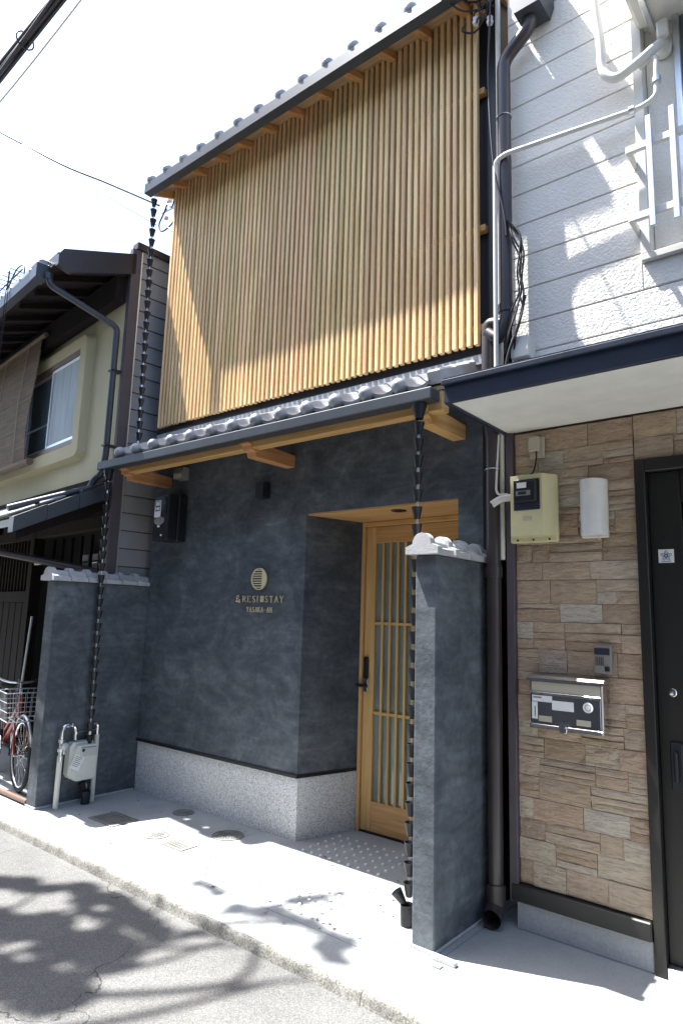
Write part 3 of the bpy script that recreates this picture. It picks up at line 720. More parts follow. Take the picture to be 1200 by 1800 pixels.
cover_round('larger round iron cover crossing the shadow edge near the granite plinth', 1.52, -.235, .115)

# ================================================================== RIGHT HOUSE
YR = -.148
rh = thing('stone_faced_house', 'neighbouring house with brown stone veneer below and white stucco siding above a canopy', 'house', (4.6, YR, 0))
w = MB(); w.box(3.68, 4.33, YR + .02, 6, .0, 2.64); w.box(4.33, 5.75, YR + .20, 6, 0, 2.40); w.box(4.33, 7.5, YR + .02, 6, 2.40, 2.64); w.box(5.75, 7.5, YR + .02, 6, 0, 2.40)
w.box(3.68, 4.405, YR + .02, 6, 2.64, 6.6); w.box(4.405, 5.6, YR + .12, 6, 3.44, 4.90); w.box(4.405, 7.5, YR + .02, 6, 4.90, 6.6); w.box(4.405, 7.5, YR + .02, 6, 2.64, 3.44); w.box(5.6, 7.5, YR + .02, 6, 3.44, 4.9)
part('body_wall', w, MT['grout'], rh)
# stone veneer, stone by stone
ven = sub('stone_veneer', rh)
def stone(x0, x1, z0, z1):
    g_ = .0011; d = random.uniform(.004, .014); nx, nzv = 4, 3
    x0 += g_; x1 -= g_; z0 += g_; z1 -= g_
    yf = YR - d + .006; vs = []; fs = []
    sd = random.uniform(0, 90)
    for i in range(nx + 1):
        for j in range(nzv + 1):
            x = x0 + (x1 - x0) * i / nx; z = z0 + (z1 - z0) * j / nzv
            inner = 0 < i < nx and 0 < j < nzv
            y = yf + (.004 if not inner else 0) + .005 * nz_.noise(Vector((x * 18 + sd, z * 25, sd)))
            vs.append((x, y, z))
    k = nzv + 1
    for i in range(nx):
        for j in range(nzv): fs.append((i * k + j, (i + 1) * k + j, (i + 1) * k + j + 1, i * k + j + 1))
    rim = [i * k for i in range(nx + 1)] + [nx * k + j for j in range(1, k)] + [i * k + nzv for i in range(nx - 1, -1, -1)] + [j for j in range(nzv - 1, 0, -1)]
    base = len(vs)
    for q in rim: vs.append((vs[q][0], YR + .025, vs[q][2]))
    for a_ in range(len(rim)):
        b_ = (a_ + 1) % len(rim); fs.append((rim[a_], rim[b_], base + b_, base + a_))
    part('stone', MB().add(vs, fs), MT['stone'], ven)
def course(x0, x1, z0, z1):
    x = x0; first = True
    while x < x1 - 1e-6:
        wd = random.uniform(.11, .30)
        if first: wd *= random.uniform(.4, 1); first = False
        xe = min(x1, x + wd)
        if x1 - xe < .07: xe = x1
        h = z1 - z0; r = random.random()
        if r < .42 and h < .13: stone(x, xe, z0, z1)
        elif r < .80:
            c = z0 + h * random.choice((.3, .36, .5, .62, .7)); 
            if random.random() < .4 and xe - x > .14:
                xm = x + (xe - x) * random.uniform(.35, .65); stone(x, xm, z0, c); stone(xm, xe, z0, c)
            else: stone(x, xe, z0, c)
            stone(x, xe, c, z1)
        else:
            c1 = z0 + h * random.uniform(.28, .38); c2 = z0 + h * random.uniform(.6, .7)
            stone(x, xe, z0, c1); stone(x, xe, c1, c2); stone(x, xe, c2, z1)
        x = xe
z = .222
while z < 2.60:
    h = random.uniform(.095, .145); z1 = min(2.622, z + h)
    if 2.622 - z1 < .06: z1 = 2.622
    if z < 2.38 and z1 > 2.33: z1 = 2.388
    course(3.675, 4.318, z, z1)
    if z >= 2.387: course(4.322, 5.6, z, z1)
    z = z1
w = MB(); w.box(3.628, 3.674, YR - .028, YR + .05, .13, 2.622, .003); part('corner_trim', w, MT['purple'], rh)
w = MB(); w.box(3.64, 4.318, YR - .034, YR + .02, .135, .218, .006); part('sill_strip', w, MT['bronze'], rh)
w = MB(); w.box(3.66, 4.318, YR - .012, YR + .02, .0, .134, .004); part('concrete_plinth', w, MT['plinth'], rh)
# siding boards
sid = sub('siding', rh)
zb = [2.90, 3.1, 3.292, 3.502, 3.711, 3.919, 4.123, 4.319, 4.518, 4.728, 4.929, 5.132, 5.335, 5.54, 5.745, 5.95, 6.15, 6.35, 6.55]
WX0, WZ0, WZ1 = 4.405, 3.44, 4.90
for a, b in zip(zb[:-1], zb[1:]):
    runs = [(3.665, 7.5)]
    if b > WZ0 + .02 and a < WZ1 - .03: runs = [(3.665, WX0 - .001), (5.6, 7.5)]
    if a < WZ0 < b:
        w = MB(); w.box(WX0, 5.599, YR - .004, YR + .02, a + .004, WZ0 - .001, .005); part('siding_board', w, MT['siding'], sid)
    if a < WZ1 < b - .03:
        w = MB(); w.box(WX0, 5.599, YR - .004, YR + .02, WZ1 + .001, b - .004, .005); part('siding_board', w, MT['siding'], sid)
    for (x0, x1) in runs:
        w = MB(); w.box(x0, x1, YR - .004, YR + .02, a + .0028, b - .0028, .004); part('siding_board', w, MT['siding'], sid)
# canopy
can = sub('canopy', rh)
w = MB(); w.box(3.643, 7.4, -.845, YR - .002, 2.632, 2.70); part('soffit', w, MT['soffit'], can)
w = MB(); w.box(3.630, 7.4, -.872, -.846, 2.618, 2.715, .003); w.box(3.624, 7.4, -.892, -.846, 2.708, 2.735, .004); part('fascia', w, MT['navy'], can)
w = MB(); w.box(3.624, 3.642, -.846, YR + .02, 2.618, 2.715, .003); w.box(3.620, 3.642, -.846, YR + .02, 2.712, 2.735, .003); part('side_fascia', w, MT['navy'], can)
w = MB(); w.prism([(-.88, 2.735), (YR - .004, 2.80), (YR - .004, 2.83), (-.88, 2.745)], 'x', 3.626, 7.4); part('canopy_roof', w, MT['navy'], can)
# entrance door
rd = sub('entrance_door', rh)
w = MB(); w.box(4.322, 4.372, YR - .025, YR + .10, .0, 2.384, .004); part('frame', w, MT['bronze'], rd)
w = MB(); w.box(4.372, 5.70, YR - .025, YR + .10, 2.318, 2.384, .004); part('frame', w, MT['bronze'], rd)
w = MB(); w.box(5.65, 5.70, YR - .025, YR + .10, 0, 2.317, .004); part('frame', w, MT['bronze'], rd)
w = MB(); w.box(4.373, 4.520, YR + .025, YR + .07, .05, 2.317, .004); st = part('leaf_stile', w, MT['doordark'], rd)
w = MB(); w.box(4.521, 5.30, YR + .025, YR + .07, 2.16, 2.317, .004); part('top_rail', w, MT['doordark'], rd)
w = MB(); w.box(4.521, 5.30, YR + .055, YR + .07, .05, 2.159); part('leaf_panel', w, MT['dark'], rd)
w = MB(); w.box(4.526, 5.30, YR + .035, YR + .0545, 1.93, 2.155, .003); part('upper_panel', w, MT['doordark'], rd)
for k in range(30):
    z_ = 1.885 - k * .062
    w = MB(); w.box(4.526, 5.30, YR + .034, YR + .0545, z_ - .014, z_ + .014, .003); part('louver', w, MT['bronze'], rd)
w = MB(); w.box(4.373, 5.65, YR - .02, YR + .08, .0, .046, .003); part('threshold', w, MT['alu'], rd)
w = MB(); w.lathe([(.0001, .016), (.012, .014), (.015, .004), (.020, 0)], 16, T(4.44, YR + .025, 1.245) @ Matrix.Rotation(RAD(90), 4, 'X')); part('key_cylinder', w, MT['chrome'], st)
w = MB(); w.box(4.42, 4.475, YR + .010, YR + .0245, .80, 1.02, .006); w.box(4.438, 4.456, YR - .012, YR + .010, .84, .98, .006); part('pull_handle', w, MT['black'], st)
w = MB(); w.box(4.408, 4.478, YR + .0225, YR + .0245, 1.862, 1.928); sk = part('door_sticker', w, MT['label'], rd, label='white square sticker with a blue star emblem')
w = MB(); c0 = (4.443, 1.896); yk = YR + .0215
for k in range(40):
    a0, a1 = 2 * math.pi * k / 40, 2 * math.pi * (k + 1) / 40
    def rad(a_): return .021 + .0055 * math.cos(5 * (a_ - math.pi / 2))
    for (ro, dr) in ((1.0, .0028), (.72, .0022)):
        q = []
        for (aa, s) in ((a0, 0), (a1, 0), (a1, 1), (a0, 1)):
            r_ = rad(aa) * ro - s * dr; q.append((c0[0] + r_ * math.cos(aa), yk, c0[1] + r_ * math.sin(aa)))
        w.add(q, [(0, 1, 2, 3)])
    r1, r2 = .010, .004
    w.add([(c0[0] + r * math.cos(aa), yk, c0[1] + r * math.sin(aa)) for aa, r in ((a0, r1), (a1, r1), (a1, r2), (a0, r2))], [(0, 1, 2, 3)])
for k in range(8): w.box(c0[0] - .022 + k * .0056, c0[0] - .0185 + k * .0056, yk, yk + .0005, c0[1] - .0295, c0[1] - .0255)
part('star_emblem', w, MT['blueink'], sk)
# upper window
win = sub('window', rh)
w = MB(); w.box(WX0, WX0 + .05, YR - .03, YR + .11, WZ0 + .04, WZ1, .005); part('frame', w, MT['pvc'], win)
w = MB(); w.box(WX0, 5.6, YR - .035, YR + .11, WZ0, WZ0 + .039, .005); part('sill', w, MT['pvc'], win)
w = MB(); w.box(WX0 + .051, 5.6, YR - .03, YR + .11, WZ1 - .05, WZ1, .005); part('frame', w, MT['pvc'], win)
w = MB(); w.box(WX0 + .052, 4.600, YR + .05, YR + .07, WZ0 + .04, WZ1 - .051, .003); part('side_panel', w, MT['siding'], win)
w = MB(); w.box(4.601, 4.635, YR + .025, YR + .08, WZ0 + .04, WZ1 - .051, .003); part('sash', w, MT['alu'], win)
w = MB(); w.box(4.636, 5.6, YR + .05, YR + .06, WZ0 + .04, WZ1 - .051); part('pane', w, MT['winglass'], win)
gr = sub('window_guard', rh)
for z_ in (4.01, 3.62):
    w = MB(); w.box(4.385, 5.4, -.315, -.290, z_ - .021, z_ + .021, .004); w.box(4.385, 4.405, -.29, YR, z_ - .018, z_ + .018, .003); part('rail', w, MT['pvc'], gr)
for x in (4.505, 4.615, 4.725, 4.835):
    w = MB(); w.box(x - .014, x + .014, -.335, -.316, 3.53, 4.15, .003); b_ = part('guard_bar', w, MT['alu'], gr)

# ---- things fixed to the right house
mt_ = thing('electric_meter', 'cream electricity meter box with dark window on the stone veneer', 'meter', (3.8, -.2, 1.99))
w = MB(); w.box(3.665, 3.935, -.20, YR - .022, 1.985, 2.352, .008); w.prism([(3.672, -.20), (3.700, -.268), (3.880, -.268), (3.930, -.20)], 'z', 2.015, 2.350)
cs = part('case', w, MT['meterbox'], mt_)
w = MB(); w.box(3.720, 3.868, -.273, -.2685, 2.155, 2.325, .004); wn_ = part('window', w, MT['clear'], mt_)
w = MB(); w.box(3.728, 3.860, -.300, -.2735, 2.195, 2.315, .010); part('meter_dome', w, MT['darkbox'], wn_)
w = MB(); w.box(3.752, 3.806, -.3025, -.3005, 2.272, 2.302, .001); part('dial_label', w, MT['label'], wn_)
w = MB(); w.box(3.746, 3.828, -.3025, -.3005, 2.230, 2.258, .001); part('counter_frame', w, MT['grey'], wn_)
w = MB(); w.box(3.760, 3.806, -.3045, -.303, 2.236, 2.252); part('counter', w, MT['clear'], wn_)
w = MB(); w.box(3.772, 3.822, -.2715, -.2685, 2.098, 2.120, .001); part('name_plate', w, MT['beige'], cs)
w = MB()
for x in (3.71, 3.80, 3.89): w.lathe([(.0001, .004), (.006, .003), (.006, 0)], 8, T(x, -.200, 2.000) @ Matrix.Rotation(RAD(90), 4, 'X'))
part('screw', w, MT['ink'], cs)
lp = thing('wall_lamp', 'white half-round wall lamp on the stone veneer beside the dark door', 'wall lamp', (4.12, -.2, 2.0))
w = MB(); w.box(4.056, 4.190, -.19, YR - .012, 1.996, 2.300, .004); part('base_plate', w, MT['pvc'], lp)
w = MB(); pr = [(4.122 + .064 * math.cos(math.pi * k / 12), -.191 - .070 * math.sin(math.pi * k / 12)) for k in range(13)]; w.prism(pr, 'z', 2.008, 2.296, True); part('lamp_shade', w, MT['lampwhite'], lp)
w = MB(); w.tube([(4.15, -.20, 1.998), (4.15, -.20, 1.985)], .005, 8); part('knob', w, MT['pvc'], lp)
jb = thing('junction_box', 'small beige junction box with black cable above the cream meter', 'junction box', (3.81, -.17, 2.46))
w = MB(); w.box(3.775, 3.860, -.178, YR - .012, 2.46, 2.578, .004); w.box(3.778, 3.842, -.205, -.178, 2.495, 2.578, .005); part('case', w, MT['beige'], jb)
w = MB(); w.tube(smooth_path([(3.82, -.19, 2.495), (3.822, -.20, 2.44), (3.805, -.20, 2.38), (3.775, -.20, 2.355)], 5), .005, 8); part('cable', w, MT['cable'], jb)
ic = thing('intercom', 'grey intercom panel on the stone veneer above the mailbox', 'intercom', (4.13, -.18, 1.31))
w = MB(); w.box(4.098, 4.185, -.188, YR - .012, 1.312, 1.452, .006); part('case', w, MT['grey'], ic)
w = MB(); w.box(4.103, 4.178, -.191, -.1885, 1.405, 1.438, .001); part('camera_window', w, MT['clear'], ic)
for k in range(5):
    w = MB(); w.box(4.108 + k * .0085, 4.112 + k * .0085, -.1895, -.1885, 1.352, 1.395); part('speaker_slot', w, MT['ink'], ic)
w = MB(); w.box(4.152, 4.176, -.195, -.1885, 1.325, 1.350, .003); part('call_button', w, MT['black'], ic)
mbx = thing('mailbox', 'stainless steel mailbox with stickers on the stone veneer', 'mailbox', (3.97, -.21, 1.0))
w = MB(); w.box(3.785, 4.155, -.245, YR - .012, 1.020, 1.262, .006); part('box_body', w, MT['steelm'], mbx)
w = MB(); w.prism([(-.262, 1.258), (-.262, 1.272), (-.246, 1.285), (YR - .012, 1.292), (YR - .012, 1.264), (-.246, 1.263)], 'x', 3.772, 4.165); part('hood', w, MT['steel'], mbx)
w = MB(); w.box(3.795, 4.145, -.251, -.2455, 1.205, 1.255, .002); fl = part('slot_flap', w, MT['beige'], mbx)
w = MB(); w.box(3.792, 4.148, -.256, -.2455, 1.192, 1.203, .002); part('flap_edge', w, MT['steel'], mbx)
w = MB(); w.box(3.795, 4.145, -.252, -.2455, 1.050, 1.190, .002); dr = part('front_door', w, MT['steelm'], mbx)
w = MB(); w.box(3.785, 4.155, -.258, -.2455, 1.022, 1.044, .003); part('lower_edge', w, MT['steel'], mbx)
w = MB(); w.box(3.800, 3.905, -.2535, -.2525, 1.155, 1.186); part('sticker', w, MT['label'], dr)
w = MB(); w.box(3.798, 3.828, -.2535, -.2525, 1.068, 1.152); part('sticker', w, MT['label'], dr)
w = MB(); w.box(3.905, 4.015, -.2555, -.2525, 1.120, 1.166, .001); part('name_plate', w, MT['label'], dr)
w = MB(); w.lathe([(.0001, .001), (.025, .001), (.025, 0)], 24, T(4.085, -.2525, 1.148) @ Matrix.Rotation(RAD(90), 4, 'X')); part('round_sticker', w, MT['label'], dr)
w = MB(); w.lathe([(.013, .0012), (.016, .0012)], 20, T(4.085, -.2526, 1.148) @ Matrix.Rotation(RAD(90), 4, 'X')); w.box(3.806, 3.85, -.2543, -.2536, 1.172, 1.179); w.box(3.812, 3.818, -.2543, -.2536, 1.08, 1.13); part('sticker_print', w, MT['grey'], dr)
for x in (3.868, 4.062):
    w = MB(); w.box(x - .035, x + .035, -.256, -.2525, 1.058, 1.086, .012); part('view_slot', w, MT['beige'], dr)
w = MB(); w.tube([(3.962, -.252, 1.052), (3.962, -.275, 1.052)], .018, 14); w.box(3.944, 3.980, -.262, -.256, 1.012, 1.05, .004); part('latch_knob', w, MT['chrome'], dr)

# ---- drain pipes and cables between the houses
dp = thing('downpipe', 'brown downpipe with hopper head between the slat screen and the white siding', 'downpipe', (3.6, -.24, 0))
w = MB(); w.tube(bend([(3.855, -.25, 5.30), (3.855, -.25, 5.14), (3.672, -.235, 5.02), (3.672, -.235, 3.29), (3.625, -.25, 3.18), (3.560, -.24, 3.24)], .07, 6), .041, 18); part('upper_pipe', w, MT['pipe'], dp)
w = MB(); w.tube(bend([(3.640, -.235, 3.28), (3.560, -.235, 3.30), (3.553, -.235, 2.74)], .06, 6), .040, 18); part('offset_bend', w, MT['pipe'], dp)
w = MB(); w.tube([(3.556, -.215, 2.74), (3.560, -.195, 2.60), (3.560, -.195, .16)], .040, 18); part('lower_pipe', w, MT['pipe'], dp)
w = MB(); w.tube(bend([(3.560, -.195, .20), (3.560, -.195, .075), (3.578, -.29, .055)], .06, 6), .050, 18, caps=False); part('outlet_shoe', w, MT['pipe'], dp)
for (x, y_, za, zb_) in ((3.560, -.195, 1.80, 1.86), (3.553, -.235, 2.93, 2.97), (3.672, -.235, 3.34, 3.39)):
    w = MB(); w.tube([(x, y_, za), (x, y_, zb_)], .0465, 18); part('collar', w, MT['pipe'], dp)
w = MB(); w.prism([(3.790, 5.20), (3.950, 5.20), (3.975, 5.27), (3.975, 5.48), (3.765, 5.48), (3.765, 5.27)], 'y', -.34, -.165); part('hopper_head', w, MT['gutter'], dp)
for z_ in (2.42, 4.62):
    w = MB(); x = 3.560 if z_ < 3 else 3.672; w.tube([(x + .045 * math.cos(k * .5), (-.195 if z_ < 3 else -.235) + .045 * math.sin(k * .5), z_) for k in range(14)], .004, 6); part('pipe_clip', w, MT['zinc'], dp)
cd = thing('conduit', 'white conduit pipe running up beside the brown downpipe and across the white siding', 'conduit', (3.65, -.28, 2.8))
w = MB(); w.tube(bend([(3.634, -.292, 2.85), (3.636, -.292, 4.30), (3.70, -.285, 4.33), (4.46, -.255, 4.27), (4.535, -.25, 4.30), (4.540, -.25, 4.48), (4.535, -.235, 4.56), (4.45, -.23, 4.53)], .04, 6), .0135, 14); part('pipe', w, MT['pvc'], cd)
w = MB(); w.tube([(4.40, -.258, 4.275), (4.425, -.257, 4.274)], .022, 12); part('clamp', w, MT['alu'], cd)
w = MB(); w.tube([(4.538, -.25, 4.38), (4.539, -.25, 4.41)], .022, 12); part('clamp', w, MT['alu'], cd)
cd2 = thing('conduit', 'thin white conduit running up the gap behind the brown downpipe', 'conduit', (3.60, -.2, 0))
w = MB(); w.tube([(3.604, -.17, 1.9), (3.606, -.17, 5.9)], .016, 12); part('pipe', w, MT['pvc'], cd2)
w = MB(); w.tube(smooth_path([(3.60, -.20, 2.62), (3.595, -.22, 2.36), (3.61, -.24, 2.27), (3.66, -.22, 2.262)], 6), .007, 8); part('thin_cable', w, MT['pvc'], cd2)
st_ = thing('conduit', 'short white conduit stub pointing left from the cream meter box', 'conduit', (3.65, -.22, 2.2))
w = MB(); w.tube(smooth_path([(3.70, -.21, 2.245), (3.63, -.235, 2.235), (3.585, -.26, 2.205)], 5), .021, 14, caps=True); part('pipe', w, MT['pvc'], st_)
w = MB(); w.lathe([(.0001, 0), (.015, 0)], 14, T(3.5845, -.2605, 2.2045) @ Matrix.Rotation(RAD(-60), 4, 'Y')); part('open_end', w, MT['ink'], st_)
ho = thing('air_conditioner_hose', 'white taped air conditioner hose looping into the wall beside the window', 'hose', (4.3, -.25, 4.5))
w = MB(); w.tube(smooth_path([(4.235, -.25, 5.6), (4.238, -.25, 5.1), (4.262, -.25, 4.78), (4.272, -.25, 4.60), (4.335, -.25, 4.52), (4.43, -.25, 4.54), (4.53, -.235, 4.60), (4.56, -.17, 4.68)], 8), .025, 14); part('hose', w, MT['pvc'], ho)
w = MB(); w.lathe([(.045, 0), (.040, .03), (.0001, .032)], 18, T(4.555, YR + .04, 4.665) @ Matrix.Rotation(RAD(90), 4, 'X')); part('wall_cap', w, MT['pvc'], ho)
w = MB(); w.box(4.545, 4.60, -.24, -.19, 4.66, 4.76, .012); part('cover', w, MT['pvc'], ho)
ac = thing('air_conditioner', 'pale air conditioner outdoor unit corner above the upper window', 'air conditioner', (4.8, -.4, 4.68))
w = MB(); w.box(4.44, 5.24, -.46, -.17, 4.80, 5.36, .02); part('casing', w, MT['pvc'], ac)
w = MB(); w.lathe([(.20, 0), (.22, .008), (.23, 0)], 30, T(4.77, -.461, 5.08) @ Matrix.Rotation(RAD(90), 4, 'X')); part('fan_ring', w, MT['grey'], ac)
w = MB(); w.box(4.50, 4.53, -.44, YR, 4.770, 4.798, .003); part('bracket', w, MT['alu'], ac)
w = MB(); w.box(5.1, 5.13, -.44, YR, 4.770, 4.798, .003); part('bracket', w, MT['alu'], ac)
cb = thing('cable_bundle', 'tangled black cables running down beside the downpipe to a grey box', 'cables', (3.74, -.26, 3.1))
for k in range(5):
    q = [(3.70 + random.uniform(-.02, .02), -.27 + random.uniform(-.02, .02), 3.90)]
    for j in range(7):
        t_ = (j + 1) / 7; q.append((3.705 + .085 * math.sin(t_ * 3.0 + .2 * k) + random.uniform(-.018, .018), -.27 + random.uniform(-.02, .02), 3.90 - .82 * t_))
    w = MB(); w.tube(smooth_path(q, 5), .0055, 7); part('cable', w, MT['cable'], cb)
w = MB(); w.tube(smooth_path([(3.60, -.30, 6.2), (3.615, -.30, 5.4), (3.60, -.30, 4.9), (3.63, -.30, 4.3), (3.69, -.29, 3.95), (3.70, -.28, 3.80)], 6), .006, 7); part('cable', w, MT['cable'], cb)
w = MB(); w.tube(smooth_path([(3.80, -.26, 3.40), (3.76, -.27, 3.22), (3.70, -.28, 3.05), (3.66, -.28, 2.80)], 6), .009, 8); part('cable', w, MT['cable'], cb)
cbx = thing('cable_box', 'light grey cable box standing just above the canopy', 'junction box', (3.76, -.2, 3.0))
w = MB(); w.box(3.708, 3.815, -.262, YR - .005, 3.035, 3.165, .006); part('case', w, MT['pvc'], cbx)
w = MB()
for k in range(5): w.tube(smooth_path([(3.72 + k * .02, -.22, 3.035), (3.71 + k * .022, -.235, 2.97), (3.70 + k * .024 + random.uniform(-.02, .02), -.22, 2.93), (3.71 + k * .02, -.20, 2.86)], 4), .006, 6)
part('cable_tails', w, MT['cable'], cbx)
ins = thing('cable_anchor', 'knot of black cables and white insulators at the top between the houses', 'cables', (3.55, -.2, 5.3))
for k in range(7):
    a0 = random.uniform(0, 6); cx_, cz_ = 3.55 + random.uniform(-.05, .05), 5.42 + random.uniform(-.12, .16)
    w = MB(); w.tube(smooth_path([(cx_ + random.uniform(.03, .09) * math.cos(a0 + j * .9), -.28 + random.uniform(-.04, .04), cz_ + .02 * j + random.uniform(.04, .1) * math.sin(a0 + j * .9)) for j in range(6)], 5), .006, 6); part('cable_loop', w, MT['cable'], ins)
for (x, z_) in ((3.50, 5.36), (3.58, 5.50), (3.60, 5.30)):
    w = MB(); w.lathe([(.0001, 0), (.018, .004), (.022, .02), (.014, .035), (.02, .05), (.0001, .06)], 12, T(x, -.27, z_)); part('insulator', w, MT['lampwhite'], ins)
w = MB(); w.tube(smooth_path([(3.52, -.28, 5.45), (3.40, -.36, 5.48), (3.2, -.6, 5.75), (2.6, -1.6, 6.6)], 8), .006, 6); part('drop_cable', w, MT['cable'], ins)
sg = thing('small_drain', 'small metal drain channel at the foot of the sunlit wing wall', 'drain', (3.55, -.75, 0))
w = MB(); w.box(3.50, 3.62, -.735, -.705, .001, .022, .003); part('edge_bar', w, MT['plinth'], sg)
w = MB(); w.box(3.535, 3.575, -.79, -.755, .001, .006, .001); part('grate', w, MT['castiron'], sg)

# ================================================================== LEFT HOUSE (turned 6 degrees)
FRAME = T(-.18, -.34, 0) @ Matrix.Rotation(RAD(-6), 4, 'Z')
lh = thing('old_townhouse', 'older townhouse with cream upper wall, dark deep eaves and grey siding end wall', 'house', (0, 0, 0))
w = MB(); w.box(-9, .0, .0, 5, 2.80, 4.95); part('cream_wall', w, MT['cream'], lh)
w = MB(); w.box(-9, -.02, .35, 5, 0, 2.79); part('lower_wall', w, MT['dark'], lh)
# end wall siding
es = sub('end_wall', lh)
w = MB(); w.box(-.02, .012, .03, 5, 0, 5.04); part('backing', w, MT['grout'], es)
w = MB(); w.box(-.03, .034, -.012, .080, .0, 5.06, .003); part('corner_post', w, MT['purple'], es)
w = MB(); w.box(.030, .040, .080, .092, .0, 5.05, .001); part('corner_bead', w, MT['alu'], es)
zz = .3
while zz < 5.0:
    w = MB(); w.prism([(.012, zz), (.036, zz), (.028, zz + .157), (.012, zz + .157)], 'y', .093, 5.0)
    # prism along y expects (x,z)
    part('siding_board', w, MT['lsiding'], es); zz += .166
w = MB(); w.box(-.05, .060, .02, 5, 5.06, 5.13, .004); part('coping', w, MT['barge'], es)
# main roof
rf = sub('roof', lh)
w = MB(); w.prism([(-.69, 4.64), (3.2, 6.02), (3.2, 6.12), (-.69, 4.74)], 'x', -9, -.03); part('roof_slab', w, MT['barge'], rf)
w = MB(); w.prism([(-.70, 4.60), (-.575, 4.565), (.03, 4.80), (.03, 5.01), (-.66, 4.762), (-.70, 4.70)], 'x', -.028, .034); part('barge_board', w, MT['barge'], rf)
for k in range(14):
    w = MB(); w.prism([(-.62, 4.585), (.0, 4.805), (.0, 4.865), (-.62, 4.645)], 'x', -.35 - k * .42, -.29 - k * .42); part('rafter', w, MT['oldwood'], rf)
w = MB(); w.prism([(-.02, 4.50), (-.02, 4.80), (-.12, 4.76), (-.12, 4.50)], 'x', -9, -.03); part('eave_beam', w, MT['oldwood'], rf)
w = MB(); w.prism([(-.70, 4.56), (-.78, 4.56), (-.79, 4.645), (-.775, 4.645), (-.765, 4.575), (-.70, 4.575)], 'x', -9, -.24); part('gutter', w, MT['gutter'], rf)
w = MB(); w.box(-.36, -.20, -.80, -.69, 4.53, 4.675, .006); part('gutter_box', w, MT['gutter'], rf)
w = MB()
for k in range(18): w.box(-.45 - k * .26, -.24 - k * .26, -.765, -.66, 4.665, 4.74, .012)
part('eave_tiles', w, MT['tile'], rf)
# downpipe
dpl = thing('downpipe', 'dark downpipe slanting under the eave and down the cream wall', 'downpipe', (-.05, -.06, 2.9))
w = MB(); w.tube(bend([(-.17, -.70, 4.56), (-.16, -.68, 4.47), (-.045, -.07, 4.235), (-.052, -.07, 2.98), (-.06, -.09, 2.80), (-.13, -.13, 2.74), (-.14, -.15, 2.665), (-.20, -.82, 2.39)], .05, 6), .030, 14); part('pipe', w, MT['gutter'], dpl)
for z_ in (3.07, 3.80):
    w = MB(); w.box(-.09, -.01, -.105, .0, z_ - .008, z_ + .008, .002); part('bracket', w, MT['black'], dpl)
w = MB(); w.tube([(-.17, -.70, 4.58), (-.168, -.695, 4.52)], .036, 14); part('collar', w, MT['gutter'], dpl)
# window with raised surround
lw = sub('window', lh)
def rrect(x0, x1, z0, z1, r, n_=6):
    out = []
    for (cx_, cz_, a0) in ((x1 - r, z1 - r, 0), (x0 + r, z1 - r, 90), (x0 + r, z0 + r, 180), (x1 - r, z0 + r, 270)):
        for k in range(n_ + 1): a_ = RAD(a0 + 90 * k / n_); out.append((cx_ + r * math.cos(a_), cz_ + r * math.sin(a_)))
    return out
A = rrect(-3.3, -.66, 3.05, 4.40, .10); B = rrect(-3.13, -.83, 3.22, 4.25, .02)
vs = [(x, -.085, z) for x, z in rrect(-3.27, -.69, 3.08, 4.37, .09)] + [(x, -.085, z) for x, z in B] + [(x, .0, z) for x, z in A] + [(x, .05, z) for x, z in B]
k = len(A); fs = []
for i in range(k):
    j = (i + 1) % k; fs += [(i, j, k + j, k + i), (2 * k + i, 2 * k + j, j, i), (k + i, k + j, 3 * k + j, 3 * k + i)]
part('surround', MB().add(vs, fs), MT['cream'], lw)
w = MB(); w.box(-3.13, -.83, -.003, -.001, 3.22, 4.25); part('back_board', w, MT['dark'], lw)
w = MB(); w.box(-3.13, -.832, -.075, -.004, 4.19, 4.248, .003); part('lintel', w, MT['brownpipe'], lw)
w = MB(); w.box(-3.13, -.832, -.082, -.004, 3.222, 3.275, .003); part('sill', w, MT['brownpipe'], lw)
def sash(x0, x1, y, glass, nm):
    s = sub('sash', lw)
    for (a_, b_, c_, d_) in ((x0, x0 + .035, 3.28, 4.185), (x1 - .035, x1, 3.28, 4.185), (x0 + .036, x1 - .036, 3.28, 3.315), (x0 + .036, x1 - .036, 4.15, 4.185)):
        w = MB(); w.box(a_, b_, y - .015, y + .01, c_, d_, .003); part('sash_rail', w, MT['alu'], s)
    w = MB(); w.box(x0 + .03, x1 - .03, y - .002, y + .002, 3.30, 4.16); part('pane', w, glass, s)
    return s
sash(-1.60, -.835, -.050, MT['curtain'], 0); sash(-2.36, -1.57, -.025, MT['winglass'], 1); sash(-3.12, -2.34, -.050, MT['curtain'], 2)
w = MB(); w.box(-2.32, -1.60, -.034, -.027, 3.585, 3.610, .002); part('mid_rail', w, MT['alu'], lw)
# bamboo blind
bb = thing('bamboo_blind', 'weathered bamboo blind hanging in front of the upper window', 'blind', (-2.4, -.2, 3.1))
nsl = 120; vs = []; fs = []
sl_ = MB()
for k in range(nsl):
    z_ = 4.60 - k * (1.42 / nsl); y_ = -.15 - .05 * math.sin(k / nsl * 2.2) + random.uniform(-.002, .002)
    x1_ = -1.80 + .05 * math.sin(k * .05) + random.uniform(-.01, .01)
    sl_.box(-3.9 + random.uniform(-.02, .02), x1_, y_ - .003, y_ + .003, z_ - .0047, z_ + .0047)
o = part('bamboo_splints', sl_, MT['bamboo'], bb); o['kind'] = 'stuff'
w = MB(); w.tube([(-3.9, -.15, 4.63), (-1.68, -.15, 4.63)], .028, 10); part('top_pole', w, MT['bamboo'], bb)
w = MB(); w.tube([(-3.9, -.20, 3.16), (-1.62, -.20, 3.13)], .040, 10); part('bottom_roll', w, MT['bamboo'], bb)
